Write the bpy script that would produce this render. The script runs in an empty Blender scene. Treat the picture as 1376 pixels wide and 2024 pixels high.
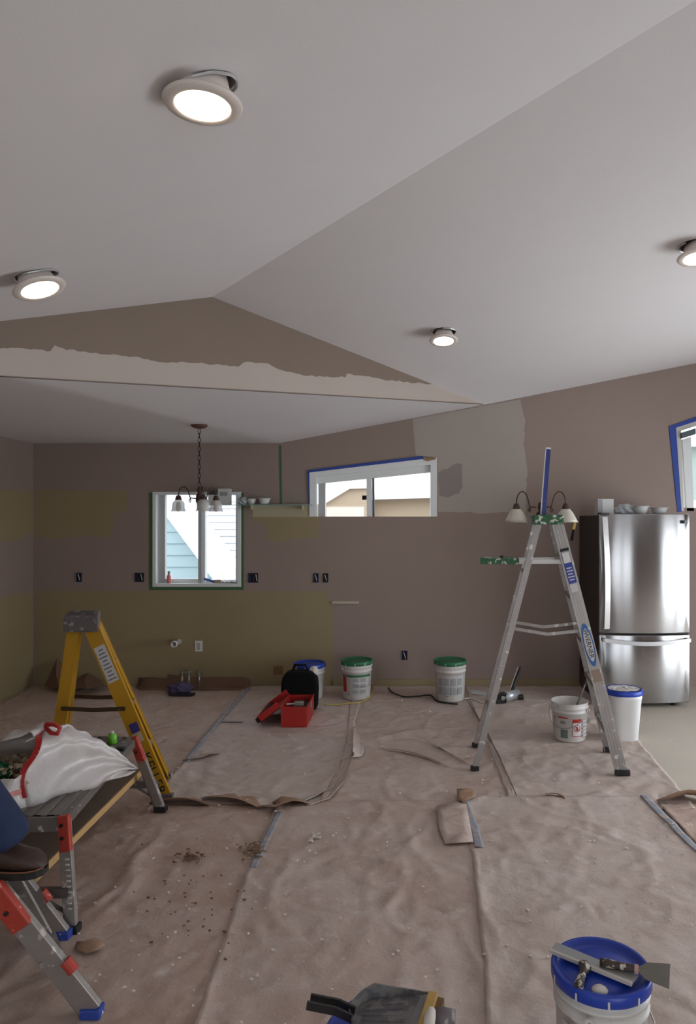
import bpy, bmesh, math, random
import numpy as np
from mathutils import Vector, Matrix
from mathutils.bvhtree import BVHTree

random.seed(7)
RNG = np.random.RandomState(11)
scene = bpy.context.scene
COL = scene.collection
V = Vector
pi = math.pi

# ------------------------------------------------------------------ camera
F = 1400.0            # focal length in pixels of the 1376 x 2024 frame
CX, CY = 813.0, 1025.0  # vanishing point of the room's depth lines
EYE = 1.75
cam_d = bpy.data.cameras.new('camera')
cam = bpy.data.objects.new('camera', cam_d)
COL.objects.link(cam)
cam_d.sensor_fit = 'HORIZONTAL'
cam_d.sensor_width = 36.0
cam_d.lens = 36.0 * F / 1376.0
cam_d.shift_x = -(CX - 688.0) / 1376.0
cam_d.shift_y = (CY - 1012.0) / 1376.0
cam_d.clip_start = 0.02
cam.location = (0, 0, EYE)
cam.rotation_euler = (pi / 2, 0, 0)
scene.camera = cam

# ------------------------------------------------------------------ world and daylight
world = bpy.data.worlds.new('overcast_sky')
scene.world = world
world.use_nodes = True
bg = world.node_tree.nodes['Background']
bg.inputs[0].default_value = (0.86, 0.93, 1.0, 1)
bg.inputs[1].default_value = 6.4

def area(name, loc, rot, sx, sy, power, color):
    l = bpy.data.lights.new(name, 'AREA')
    l.shape = 'RECTANGLE'; l.size = sx; l.size_y = sy
    l.energy = power; l.color = color
    o = bpy.data.objects.new(name, l); COL.objects.link(o)
    o.location = loc; o.rotation_euler = rot
    return o
# daylight standing in the glazed openings of the walls behind and beside the viewer
area('daylight_patio_door', (4.62, 4.3, 1.1), (0, pi / 2, 0), 2.0, 2.9, 130, (0.93, 0.97, 1.0))
area('daylight_rear_door', (2.1, -2.55, 1.15), (pi / 2, 0, 0), 2.3, 2.0, 30, (0.95, 0.98, 1.0))
area('daylight_rear_window', (-1.9, -2.55, 1.5), (pi / 2, 0, 0), 1.5, 1.1, 16, (0.95, 0.98, 1.0))

vs = scene.view_settings
vs.view_transform = 'Standard'
vs.look = 'None'
vs.exposure = -0.58
vs.gamma = 1.0
vs.use_curve_mapping = False
scene.cycles.max_bounces = 6
scene.cycles.diffuse_bounces = 4
scene.cycles.glossy_bounces = 3
scene.cycles.caustics_reflective = False
scene.cycles.caustics_refractive = False

# ------------------------------------------------------------------ helpers
def S(r, g, b):
    f = lambda c: (c / 255.0) / 12.92 if c / 255.0 <= 0.04045 else ((c / 255.0 + 0.055) / 1.055) ** 2.4
    return (f(r), f(g), f(b), 1.0)

MATS = {}
def mat(name, rgb, rough=0.6, metal=0.0, var=0.0, vscale=6.0, bump=0.0, bscale=40.0, speck=None, spscale=30.0,
        spth=0.62, emit=0.0, spec=0.5, trans=0.0, stretch=None, alpha=1.0):
    if name in MATS: return MATS[name]
    m = bpy.data.materials.new(name); m.use_nodes = True
    nt = m.node_tree; N = nt.nodes; L = nt.links
    b = N['Principled BSDF']
    c = S(*rgb)
    b.inputs['Base Color'].default_value = c
    b.inputs['Roughness'].default_value = rough
    b.inputs['Metallic'].default_value = metal
    b.inputs['Specular IOR Level'].default_value = spec
    b.inputs['Transmission Weight'].default_value = trans
    b.inputs['Alpha'].default_value = alpha
    if emit:
        b.inputs['Emission Color'].default_value = c
        b.inputs['Emission Strength'].default_value = emit
    tc = N.new('ShaderNodeTexCoord')
    src = tc.outputs['Object']
    if stretch:
        mp = N.new('ShaderNodeMapping'); mp.inputs['Scale'].default_value = stretch
        L.new(src, mp.inputs['Vector']); src = mp.outputs['Vector']
    col = None
    if var:
        n = N.new('ShaderNodeTexNoise'); n.inputs['Scale'].default_value = vscale
        n.inputs['Detail'].default_value = 5
        L.new(src, n.inputs['Vector'])
        mx = N.new('ShaderNodeMix'); mx.data_type = 'RGBA'
        mx.inputs[6].default_value = tuple(max(0, x * (1 - var)) for x in c[:3]) + (1,)
        mx.inputs[7].default_value = tuple(min(1, x * (1 + var)) for x in c[:3]) + (1,)
        L.new(n.outputs['Fac'], mx.inputs[0])
        col = mx.outputs[2]
    if speck:
        n2 = N.new('ShaderNodeTexNoise'); n2.inputs['Scale'].default_value = spscale
        n2.inputs['Detail'].default_value = 3
        L.new(src, n2.inputs['Vector'])
        r = N.new('ShaderNodeValToRGB')
        r.color_ramp.elements[0].position = spth; r.color_ramp.elements[1].position = min(1, spth + 0.06)
        L.new(n2.outputs['Fac'], r.inputs[0])
        mx2 = N.new('ShaderNodeMix'); mx2.data_type = 'RGBA'
        if col is not None: L.new(col, mx2.inputs[6])
        else: mx2.inputs[6].default_value = c
        mx2.inputs[7].default_value = S(*speck)
        L.new(r.outputs[0], mx2.inputs[0])
        col = mx2.outputs[2]
    if col is not None: L.new(col, b.inputs['Base Color'])
    if bump:
        n3 = N.new('ShaderNodeTexNoise'); n3.inputs['Scale'].default_value = bscale
        n3.inputs['Detail'].default_value = 6
        L.new(src, n3.inputs['Vector'])
        bp = N.new('ShaderNodeBump'); bp.inputs['Strength'].default_value = bump
        bp.inputs['Distance'].default_value = 0.01
        L.new(n3.outputs['Fac'], bp.inputs['Height']); L.new(bp.outputs[0], b.inputs['Normal'])
    MATS[name] = m
    return m

def glass_mat(name, tint=(1, 1, 1), gloss=0.08):
    if name in MATS: return MATS[name]
    m = bpy.data.materials.new(name); m.use_nodes = True
    nt = m.node_tree; N = nt.nodes; L = nt.links
    N.remove(N['Principled BSDF'])
    t = N.new('ShaderNodeBsdfTransparent'); t.inputs[0].default_value = tint + (1,)
    g = N.new('ShaderNodeBsdfGlossy'); g.inputs['Roughness'].default_value = 0.02
    mx = N.new('ShaderNodeMixShader'); mx.inputs[0].default_value = gloss
    L.new(t.outputs[0], mx.inputs[1]); L.new(g.outputs[0], mx.inputs[2])
    L.new(mx.outputs[0], N['Material Output'].inputs[0])
    MATS[name] = m
    return m

class MB:
    def __init__(s): s.v = []; s.f = []
    def add(s, vs, fs):
        o = len(s.v); s.v += [V(p) for p in vs]; s.f += [tuple(i + o for i in f) for f in fs]; return s
    def box(s, lo, hi, M=None):
        (a, b, c), (d, e, g) = lo, hi
        p = [V((x, y, z)) for x in (a, d) for y in (b, e) for z in (c, g)]
        if M: p = [M @ q for q in p]
        return s.add(p, [(0, 1, 3, 2), (4, 6, 7, 5), (0, 4, 5, 1), (2, 3, 7, 6), (0, 2, 6, 4), (1, 5, 7, 3)])
    def bar(s, p0, p1, w, t, ref, w1=None):
        p0, p1 = V(p0), V(p1); z = (p1 - p0).normalized(); r = V(ref)
        x = (r - z * r.dot(z)).normalized(); y = z.cross(x)
        w1 = w if w1 is None else w1
        q = []
        for p, ww in ((p0, w), (p1, w1)):
            for a, b in ((-1, -1), (1, -1), (1, 1), (-1, 1)):
                q.append(p + x * a * ww / 2 + y * b * t / 2)
        return s.add(q, [(0, 3, 2, 1), (4, 5, 6, 7), (0, 1, 5, 4), (1, 2, 6, 5), (2, 3, 7, 6), (3, 0, 4, 7)])
    def channel(s, p0, p1, w, dpt, t, ref):
        """C-section rail: web of width w along ref, flanges of depth dpt on the +y side"""
        p0, p1 = V(p0), V(p1); z = (p1 - p0).normalized(); r = V(ref)
        x = (r - z * r.dot(z)).normalized(); y = z.cross(x)
        s.bar(p0, p1, w, t, ref)
        for a in (-1, 1):
            o = x * a * (w / 2 - t / 2) + y * (dpt / 2)
            s.bar(p0 + o, p1 + o, t, dpt, x)
        return s
    def cyl(s, p0, p1, r0, r1=None, n=16, caps=True):
        p0, p1 = V(p0), V(p1); r1 = r0 if r1 is None else r1
        z = (p1 - p0).normalized(); x = z.orthogonal().normalized(); y = z.cross(x)
        q = []
        for p, r in ((p0, r0), (p1, r1)):
            for i in range(n):
                a = 2 * pi * i / n; q.append(p + (x * math.cos(a) + y * math.sin(a)) * r)
        fs = [(i, (i + 1) % n, n + (i + 1) % n, n + i) for i in range(n)]
        if caps: fs += [tuple(range(n - 1, -1, -1)), tuple(range(n, 2 * n))]
        return s.add(q, fs)
    def tube(s, pts, r, n=8, closed=False):
        pts = [V(p) for p in pts]; m = len(pts); q = []; x = None
        for i, p in enumerate(pts):
            a = pts[(i - 1) % m] if (closed or i > 0) else p
            b = pts[(i + 1) % m] if (closed or i < m - 1) else p
            z = (b - a).normalized()
            if x is None: x = z.orthogonal().normalized()
            x = (x - z * x.dot(z)).normalized(); y = z.cross(x)
            rr = r[i] if isinstance(r, (list, tuple)) else r
            for k in range(n):
                an = 2 * pi * k / n; q.append(p + (x * math.cos(an) + y * math.sin(an)) * rr)
        fs = []
        for i in range(m if closed else m - 1):
            j = (i + 1) % m
            for k in range(n):
                fs.append((i * n + k, i * n + (k + 1) % n, j * n + (k + 1) % n, j * n + k))
        if not closed: fs += [tuple(range(n - 1, -1, -1)), tuple(range((m - 1) * n, m * n))]
        return s.add(q, fs)
    def lathe(s, prof, n=32, M=None, a0=0.0, a1=2 * pi, c=(0, 0, 0)):
        full = abs(a1 - a0 - 2 * pi) < 1e-6; k = n if full else n + 1; q = []
        for r, z in prof:
            for i in range(k):
                a = a0 + (a1 - a0) * i / n
                p = V((c[0] + r * math.cos(a), c[1] + r * math.sin(a), c[2] + z))
                q.append(M @ p if M else p)
        fs = []
        for j in range(len(prof) - 1):
            for i in range(n):
                i2 = (i + 1) % k
                fs.append((j * k + i, j * k + i2, (j + 1) * k + i2, (j + 1) * k + i))
        return s.add(q, fs)
    def prism(s, poly, ext):
        poly = [V(p) for p in poly]; n = len(poly); e = V(ext)
        return s.add(poly + [p + e for p in poly],
                     [tuple(range(n - 1, -1, -1)), tuple(range(n, 2 * n))] + [(i, (i + 1) % n, n + (i + 1) % n, n + i) for i in range(n)])
    def grid(s, P):
        """P[i][j] points"""
        m, n = len(P), len(P[0])
        return s.add([p for r in P for p in r], [(i * n + j, i * n + j + 1, (i + 1) * n + j + 1, (i + 1) * n + j) for i in range(m - 1) for j in range(n - 1)])
    def build(s, name, material, parent=None, smooth=False, bevel=0.0, off=None, fixn=True, solid=0.0, sub=0):
        me = bpy.data.meshes.new(name)
        o_ = V(off) if off is not None else None
        vs_ = [tuple(p - o_) if o_ is not None else tuple(p) for p in s.v]
        me.from_pydata(vs_, [], s.f)
        if fixn or bevel:
            bm = bmesh.new(); bm.from_mesh(me)
            if fixn: bmesh.ops.recalc_face_normals(bm, faces=bm.faces)
            if bevel:
                bmesh.ops.remove_doubles(bm, verts=bm.verts, dist=1e-6)
                ed = [e for e in bm.edges if len(e.link_faces) == 2 and e.calc_face_angle(0) > 0.6]
                bmesh.ops.bevel(bm, geom=ed, offset=bevel, segments=2, affect='EDGES', profile=0.6)
            bm.to_mesh(me); bm.free()
        if material: me.materials.append(material)
        if smooth: me.polygons.foreach_set('use_smooth', [True] * len(me.polygons))
        o = bpy.data.objects.new(name, me); COL.objects.link(o)
        if parent: o.parent = parent
        if solid:
            md = o.modifiers.new('thickness', 'SOLIDIFY'); md.thickness = solid; md.offset = 0
        if sub:
            md = o.modifiers.new('round', 'SUBSURF'); md.levels = sub; md.render_levels = sub
        return o

def tag(o, label=None, cat=None, group=None, kind=None):
    if label: o['label'] = label
    if cat: o['category'] = cat
    if group: o['group'] = group
    if kind: o['kind'] = kind
    return o

def thing(name, label, cat, loc=(0, 0, 0), rz=0.0, group=None):
    o = bpy.data.objects.new(name, None); COL.objects.link(o)
    o.empty_display_size = 0.1
    o.location = loc; o.rotation_euler = (0, 0, rz)
    return tag(o, label, cat, group)

def struct(o, label=None):
    return tag(o, label, None, None, 'structure')

def text(name, body, size, material, parent, M, extrude=0.0005, align='CENTER'):
    cu = bpy.data.curves.new(name, 'FONT'); cu.body = body; cu.size = size
    cu.align_x = align; cu.align_y = 'CENTER'; cu.extrude = extrude; cu.resolution_u = 2
    t = bpy.data.objects.new(name + '_c', cu); COL.objects.link(t)
    bpy.context.view_layer.update()
    me = bpy.data.meshes.new_from_object(t.evaluated_get(bpy.context.evaluated_depsgraph_get()))
    bpy.data.objects.remove(t); bpy.data.curves.remove(cu)
    me.transform(M); me.materials.clear(); me.materials.append(material)
    o = bpy.data.objects.new(name, me); COL.objects.link(o)
    if parent: o.parent = parent
    return o

def frame_mat(origin, xdir, ydir):
    x = V(xdir).normalized(); y = V(ydir); y = (y - x * y.dot(x)).normalized(); z = x.cross(y)
    return Matrix(((x.x, y.x, z.x, origin[0]), (x.y, y.y, z.y, origin[1]), (x.z, y.z, z.z, origin[2]), (0, 0, 0, 1)))

def PX(px, py, d):   # point of the place seen at this pixel, at depth d
    return V(((px - CX) / F * d, d, EYE + (CY - py) / F * d))
def FL(px, py, z=0.0):   # the same on a level surface at height z
    d = (EYE - z) * F / (py - CY)
    return V(((px - CX) / F * d, d, z))
D = 7.40                 # distance of the back wall
K = F / D
def bx(px): return (px - CX) / K
def bz(py): return EYE + (CY - py) / K

# ------------------------------------------------------------------ materials
M_ceil = mat('ceiling_white_paint', (228, 224, 225), 0.85, var=0.02, vscale=3, bump=0.05, bscale=120)
M_mauve = mat('mauve_brown_paint', (146, 128, 119), 0.75, var=0.05, vscale=2.5, bump=0.06, bscale=160)
M_yellow = mat('old_yellow_paint', (148, 132, 100), 0.75, var=0.05, vscale=3, bump=0.06, bscale=160)
M_cream = mat('cream_paint', (176, 166, 138), 0.75, var=0.05, vscale=3)
M_taupe = mat('taupe_paint', (134, 118, 105), 0.8, var=0.05, vscale=2.5, bump=0.05, bscale=160)
M_primer = mat('primer_band_paint', (188, 175, 166), 0.8, var=0.04, vscale=4, bump=0.08, bscale=60)
M_patchgrey = mat('grey_patch_paint', (166, 155, 146), 0.8, var=0.05, vscale=3, bump=0.05, bscale=60)
M_patchdark = mat('dark_patch_paint', (140, 130, 124), 0.8, var=0.06, vscale=5)
M_white = mat('white_vinyl', (224, 226, 226), 0.4)
M_whiteplastic = mat('white_plastic', (216, 214, 210), 0.4, var=0.03, vscale=9)
M_btape = mat('blue_painters_tape', (38, 66, 150), 0.6, var=0.15, vscale=30)
M_btape_pale = mat('dusty_blue_tape', (146, 148, 158), 0.7, var=0.3, vscale=14, speck=(176, 160, 150), spscale=16, spth=0.56)
M_gtape = mat('green_painters_tape', (62, 100, 60), 0.6, var=0.12, vscale=30)
M_glass = glass_mat('window_glass', (1, 1, 1), 0.06)
M_alu = mat('brushed_aluminium', (158, 152, 148), 0.45, 0.55, var=0.18, vscale=12, speck=(206, 200, 194), spscale=22, spth=0.61)
M_aludark = mat('dull_aluminium', (124, 118, 114), 0.5, 0.5, var=0.15, vscale=10, speck=(205, 200, 195), spscale=22, spth=0.66)
M_black = mat('black_rubber', (26, 25, 25), 0.6)
M_blackcloth = mat('black_nylon', (17, 16, 18), 0.9, bump=0.3, bscale=120, spec=0.2)
M_red = mat('red_plastic', (176, 62, 48), 0.5, var=0.12, vscale=14, speck=(214, 150, 138), spscale=40, spth=0.66)
M_yel = mat('yellow_fibreglass', (186, 138, 26), 0.45, var=0.08, vscale=8)
M_yelsh = mat('brown_steel', (84, 66, 46), 0.5, 0.5, var=0.15, vscale=20)
M_paint_grey = mat('paint_spattered_grey', (104, 96, 98), 0.6, var=0.2, vscale=20, speck=(160, 154, 152), spscale=24, spth=0.58)
M_paper_label = mat('white_paper_label', (204, 200, 200), 0.7, var=0.03, vscale=40)
M_ink = mat('grey_print', (116, 116, 122), 0.7)
M_inkblack = mat('black_print', (24, 22, 22), 0.6)
M_inkred = mat('red_print', (172, 40, 36), 0.6)
M_bluesticker = mat('blue_sticker', (40, 62, 150), 0.5, var=0.1, vscale=30)
M_oval = mat('logo_blue', (34, 96, 160), 0.5)
M_greenpaint = mat('green_painted_metal', (36, 92, 54), 0.55, var=0.15, vscale=20, speck=(206, 204, 196), spscale=30, spth=0.55)
M_wood = mat('pine_board', (196, 158, 104), 0.7, var=0.18, vscale=5, stretch=(18, 2, 18))
M_woodgrey = mat('brown_grey_board_face', (126, 108, 94), 0.8, var=0.15, vscale=8)
M_dark = mat('dark_recess', (30, 24, 22), 0.9)

# ------------------------------------------------------------------ the room shell
C = V((bx(555), D, 2.54)); P = V((bx(958), D, bz(800)))
Wz = lambda x: P.z + (x - P.x) * (bz(718) - bz(800)) / (bx(1376) - bx(958))
XL, XR, YR = -3.95, 4.40, -2.30
B = V(((0 - CX) / F * 3.95, 3.95, 2.54))
gd = V((P.x - B.x, P.y - B.y, 0))
def gpt(s, z): return V((B.x + gd.x * s, B.y + gd.y * s, z))
GN = V((gd.y, -gd.x, 0)).normalized()          # gable face normal, towards the viewer
s_g = ((420 - CX) / F * B.y - B.x) / (gd.x - (420 - CX) / F * gd.y)
G = gpt(s_g, 0); G.z = EYE + (CY - 587) / F * G.y
dR = (G.z - EYE) * F / CY
Rdg = V(((1376 - CX) / F * dR, dR, G.z))
rd = (Rdg - G); ru = rd.normalized()
vn = V((ru.y, -ru.x, 0))
if vn.x > 0: vn = -vn
T = gpt(0, EYE + (CY - 635) / F * B.y)
slope = (G.z - T.z) / (T - G).dot(vn)
vflat = (G.z - 2.54) / slope
# where the slope meets the level ceiling along the gable line
ts = vflat / (gd.dot(vn) / 1.0) if abs(gd.dot(vn)) > 1e-6 else 0
s_t = s_g + vflat / gd.dot(vn)
Tp = gpt(s_t, 2.54)
Rend = G + ru * ((YR - 0.3 - G.y) / ru.y)
E2 = Rend + vn * vflat; E2.z = 2.54
s_l = (XL - B.x) / gd.x
Bp = gpt(s_l, 2.54)
W2 = V((XR, D, min(Wz(XR), 3.66)))

UP = V((0, 0, 0.05))
def slab(name, rows, label):
    mb = MB()
    top = [[p + UP for p in r] for r in rows]
    m, n = len(rows), len(rows[0])
    mb.grid(rows); mb.grid(top)
    k = m * n
    rim = [(i, 0) for i in range(m)] + [(m - 1, j) for j in range(1, n)] + [(i, n - 1) for i in range(m - 2, -1, -1)] + [(0, j) for j in range(n - 2, 0, -1)]
    ids = [i * n + j for i, j in rim]
    for a, b in zip(ids, ids[1:] + ids[:1]): mb.f.append((a, b, b + k, a + k))
    bmx = mb.build(name, M_ceil, None, smooth=False)
    # merge
    return struct(bmx, label)

def lerp(a, b, t): return a + (b - a) * t
ceil_l = slab('ceiling', [[G, Rend], [Tp, E2]], 'white left slope of the vaulted ceiling')
NU, NS = 36, 64
rowsR = []
for i in range(NU + 1):
    t = i / NU; row = []
    for j in range(NS + 1):
        s = j / NS
        a = lerp(G, Rend, s); b = lerp(P, W2, s)
        row.append(lerp(a, b, t))
    rowsR.append(row)
ceil_r = slab('ceiling', rowsR, 'white right slope of the vaulted ceiling')
slab('ceiling', [[Rend, V((XR, Rend.y, Rend.z))], [lerp(Rend, W2, 0.999), W2]], 'white ceiling strip along the patio side')
slab('ceiling', [[Tp, E2], [V((XL, Bp.y, 2.54)), V((XL, E2.y, 2.54))]], 'white level ceiling beyond the left slope')
mbc = MB(); NB = 48
def along(pts, t):
    k = min(int(t * (len(pts) - 1)), len(pts) - 2); return pts[k].lerp(pts[k + 1], t * (len(pts) - 1) - k)
rowsD = []
for i in range(NB + 1):
    t = i / NB
    bk = along([V((XL, D, 2.54)), C, P], t) if True else None
    ft_ = along([Bp, B, P], t)
    rowsD.append([bk, ft_])
mbc.grid(rowsD)
ceil_d = struct(mbc.build('ceiling', M_ceil, smooth=True, solid=0.0), 'white lower ceiling of the dining area behind the gable')
gab = MB()
e3 = V((0, 0, 0.004))
gab.prism([Tp + e3, B + e3, P + e3, G + e3 * 0, ], -GN * 0.1)
wall_gable = struct(gab.build('wall_gable', M_taupe), 'taupe painted gable above the dining area opening')

def plane_pt(px, py, p0, n):
    d = V(((px - CX) / F, 1.0, (CY - py) / F)); o = V((0, 0, EYE))
    return o + d * ((p0 - o).dot(n) / d.dot(n))

def ragged(pts, amp, step):
    out = []
    for (x0, y0), (x1, y1) in zip(pts, pts[1:]):
        L = math.hypot(x1 - x0, y1 - y0); n = max(1, int(L / step))
        for i in range(n):
            t = i / n
            out.append((x0 + (x1 - x0) * t + random.uniform(-amp, amp) * 0.5, y0 + (y1 - y0) * t + random.uniform(-amp, amp)))
    out.append(pts[-1])
    return out

def patch(name, pxs, p0, n, off, material, parent):
    pts = [plane_pt(x, y, p0, n) + n * off for x, y in pxs]
    me = bpy.data.meshes.new(name)
    me.from_pydata([tuple(p) for p in pts], [], [tuple(range(len(pts)))])
    me.materials.append(material)
    o = bpy.data.objects.new(name, me); COL.objects.link(o)
    o.parent = parent
    return o

top_edge = ragged([(-420, 687), (-320, 685), (-180, 683), (-60, 684), (0, 688), (60, 690), (100, 694), (108, 684), (125, 690), (190, 698), (270, 706), (320, 716),
                   (370, 716), (470, 724), (482, 716), (530, 718), (552, 731), (600, 741), (640, 745), (682, 745), (686, 737), (700, 741), (760, 750),
                   (820, 757), (856, 759)], 1.6, 7)
patch('paint_band', top_edge + [(952, 797.5), (500, 771), (0, 742)], B, GN, 0.0015, M_primer, wall_gable)

# back wall with openings -------------------------------------------------
ND = V((0, -1, 0)); P0 = V((0, D, 0)); WT = 0.16
def topz(x):
    if x <= C.x: return 2.56
    if x <= P.x: return lerp(C.z, P.z, (x - C.x) / (P.x - C.x)) + 0.02
    return Wz(x) + 0.02
def w2top(x):   # raked head of the slider
    return lerp(bz(930), bz(905), (x - bx(614)) / (bx(860) - bx(614)))
def w3top(x):
    return bz(842) + (x - bx(1338)) * (bz(830) - bz(842)) / (bx(1376) - bx(1338))
W1 = (bx(302), bx(477), bz(1160), bz(972))
W2o = (bx(614), bx(860), bz(1021))
W3o = (bx(1338), bx(1338) + 0.95, bz(1004))
wb = MB()
def wpiece(x0, x1, zb, zt):
    wb.prism([V((x0, D, zb(x0))), V((x1, D, zb(x1))), V((x1, D, zt(x1))), V((x0, D, zt(x0)))], (0, WT, 0))
zero = lambda x: -0.02
xs = sorted([XL - 0.1, W1[0], W1[1], C.x, W2o[0], W2o[1], P.x, W3o[0], W3o[1], XR + 0.1])
for a, b in zip(xs, xs[1:]):
    if b - a < 1e-5: continue
    m = (a + b) / 2
    if W1[0] < m < W1[1]:
        wpiece(a, b, zero, lambda x: W1[2]); wpiece(a, b, lambda x: W1[3], topz)
    elif W2o[0] < m < W2o[1]:
        wpiece(a, b, zero, lambda x: W2o[2]); wpiece(a, b, w2top, topz)
    elif W3o[0] < m < W3o[1]:
        wpiece(a, b, zero, lambda x: W3o[2]); wpiece(a, b, w3top, topz)
    else:
        wpiece(a, b, zero, topz)
wall_back = struct(wb.build('wall_back', M_mauve), 'mauve brown back wall with old yellow paint along its base')

# paint on the back wall (traced on its surface)
patch('paint_patch', [(72, 1168), (646, 1168), (646, 1187), (658, 1188), (658, 1358), (72, 1358)], P0, ND, 0.0012, M_yellow, wall_back)
patch('paint_patch', [(70, 968)] + [(252, 970)] + ragged([(252, 1008), (222, 1016), (226, 1038), (214, 1066), (196, 1058), (150, 1060), (120, 1066), (70, 1061)], 2.0, 7),
      P0, ND, 0.0012, M_yellow, wall_back)
patch('paint_patch', [(522, 1022), (630, 1022)] + ragged([(630, 1063), (606, 1062), (594, 1068), (574, 1063), (566, 1073), (528, 1068), (526, 1036), (498, 1026), (498, 1022)], 2.0, 6),
      P0, ND, 0.0012, M_yellow, wall_back)
patch('paint_patch', [(500, 999), (612, 999), (616, 1022), (500, 1024)], P0, ND, 0.0010, M_cream, wall_back)
patch('paint_patch', [(816, 828)] + ragged([(816, 828), (955, 803), (1028, 790)], 0.4, 20) + ragged([(1028, 790), (1038, 830), (1036, 880), (1042, 930), (1040, 975)], 2.5, 9) +
      ragged([(1040, 1012), (960, 1014), (866, 1012)], 2, 14) + [(866, 905), (822, 900)], P0, ND, 0.0012, M_patchgrey, wall_back)
patch('paint_patch', ragged([(866, 932), (884, 926), (904, 915), (914, 918), (914, 960), (906, 976), (880, 985), (868, 980), (866, 932)], 2, 6), P0, ND, 0.0020, M_patchdark, wall_back)  # darker ragged patch laid over the grey one
patch('bare_patch', [(540, 1317), (559, 1316), (560, 1333), (541, 1334)], P0, ND, 0.0020, mat('bare_drywall', (128, 98, 70), 0.9), wall_back)
tp = MB(); tp.prism([PX(552, 880, D) + ND * 0.004, PX(556, 880, D) + ND * 0.004, PX(558, 996, D) + ND * 0.004, PX(554, 996, D) + ND * 0.004], (0, 0.003, 0))
tp.build('corner_tape', M_gtape, wall_back)

# left wall
wl = MB(); wl.box((XL - 0.12, YR - 1, -0.02), (XL, D + 0.1, 2.62))
wall_left = struct(wl.build('wall_left', M_mauve), 'left side wall with yellow and mauve paint bands')
PL, NL = V((XL, 0, 0)), V((1, 0, 0))
yF = lambda z, y: V((XL + 0.0012, y, z))
def lpatch(pts, m):
    me = bpy.data.meshes.new('paint_patch'); me.from_pydata([(XL + 0.0012, y, z) for y, z in pts], [], [tuple(range(len(pts)))])
    me.materials.append(m); o = bpy.data.objects.new('paint_patch', me); COL.objects.link(o); o.parent = wall_left
lpatch([(D, 0.0), (D, bz(1168)), (-1.5, bz(1168)), (-1.5, 0.0)], M_yellow)
zz = [(D - 0.0 - i * 0.12, bz(1061) + random.uniform(-0.04, 0.03)) for i in range(70)]
lpatch([(D, 2.03)] + zz + [(zz[-1][0], 2.03)], M_yellow)
# unseen walls behind and to the right, with their glazed openings
wr_ = MB()
wr_.box((XR, YR - 1, -0.02), (XR + 0.14, 2.75, 4.0)); wr_.box((XR, 5.85, -0.02), (XR + 0.14, D + 0.16, 4.0)); wr_.box((XR, 2.75, 2.12), (XR + 0.14, 5.85, 4.0))
struct(wr_.build('wall_right', M_mauve), 'mauve right wall with a wide patio door opening')
wf = MB()
wf.box((XL - 0.1, YR - 0.14, -0.02), (-2.7, YR, 4.0)); wf.box((-2.7, YR - 0.14, -0.02), (-1.1, YR, 0.9)); wf.box((-2.7, YR - 0.14, 2.1), (-1.1, YR, 4.0))
wf.box((-1.1, YR - 0.14, -0.02), (0.9, YR, 4.0)); wf.box((0.9, YR - 0.14, 2.2), (3.3, YR, 4.0)); wf.box((3.3, YR - 0.14, -0.02), (XR + 0.14, YR, 4.0))
struct(wf.build('wall_front', M_mauve), 'mauve wall behind the viewer with glazed openings')

def win_frame(name, bars, panes, label, m=M_white):
    r = thing(name, None, None, (0, 0, 0)); struct(r, label)
    for nm, lo, hi in bars:
        mb = MB(); mb.box(lo, hi); mb.build(nm, m, r, bevel=0.004)
    for lo, hi in panes:
        mb = MB(); mb.box(lo, hi); mb.build('pane', M_glass, r)
    return r
dr = win_frame('door_1', [('frame', (XR + 0.02, 2.75, 0.0), (XR + 0.12, 2.83, 2.12)), ('frame', (XR + 0.02, 5.77, 0.0), (XR + 0.12, 5.85, 2.12)),
                          ('frame', (XR + 0.02, 4.24, 0.0), (XR + 0.12, 4.36, 2.12)), ('frame', (XR + 0.02, 2.83, 2.04), (XR + 0.12, 5.77, 2.12)), ('frame', (XR + 0.02, 2.83, 0.0), (XR + 0.12, 5.77, 0.07))],
               [((XR + 0.06, 2.83, 0.07), (XR + 0.066, 4.24, 2.04)), ((XR + 0.06, 4.36, 0.07), (XR + 0.066, 5.77, 2.04))], 'white framed sliding patio door at the right side')
d2 = win_frame('door_2', [('frame', (0.9, YR - 0.12, 0.0), (0.98, YR - 0.02, 2.2)), ('frame', (3.22, YR - 0.12, 0.0), (3.3, YR - 0.02, 2.2)), ('frame', (2.02, YR - 0.12, 0.0), (2.18, YR - 0.02, 2.2)),
                          ('frame', (0.98, YR - 0.12, 2.12), (3.22, YR - 0.02, 2.2)), ('frame', (0.98, YR - 0.12, 0.0), (3.22, YR - 0.02, 0.08))],
               [((0.98, YR - 0.07, 0.08), (2.02, YR - 0.064, 2.12)), ((2.18, YR - 0.07, 0.08), (3.22, YR - 0.064, 2.12))], 'white framed glass door behind the viewer')
w4 = win_frame('window_4', [('frame', (-2.7, YR - 0.12, 0.9), (-2.64, YR - 0.02, 2.1)), ('frame', (-1.16, YR - 0.12, 0.9), (-1.1, YR - 0.02, 2.1)),
                            ('frame', (-2.64, YR - 0.12, 2.04), (-1.16, YR - 0.02, 2.1)), ('frame', (-2.64, YR - 0.12, 0.9), (-1.16, YR - 0.02, 0.96))],
               [((-2.64, YR - 0.07, 0.96), (-1.16, YR - 0.064, 2.04))], 'white framed window behind the viewer')

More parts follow.
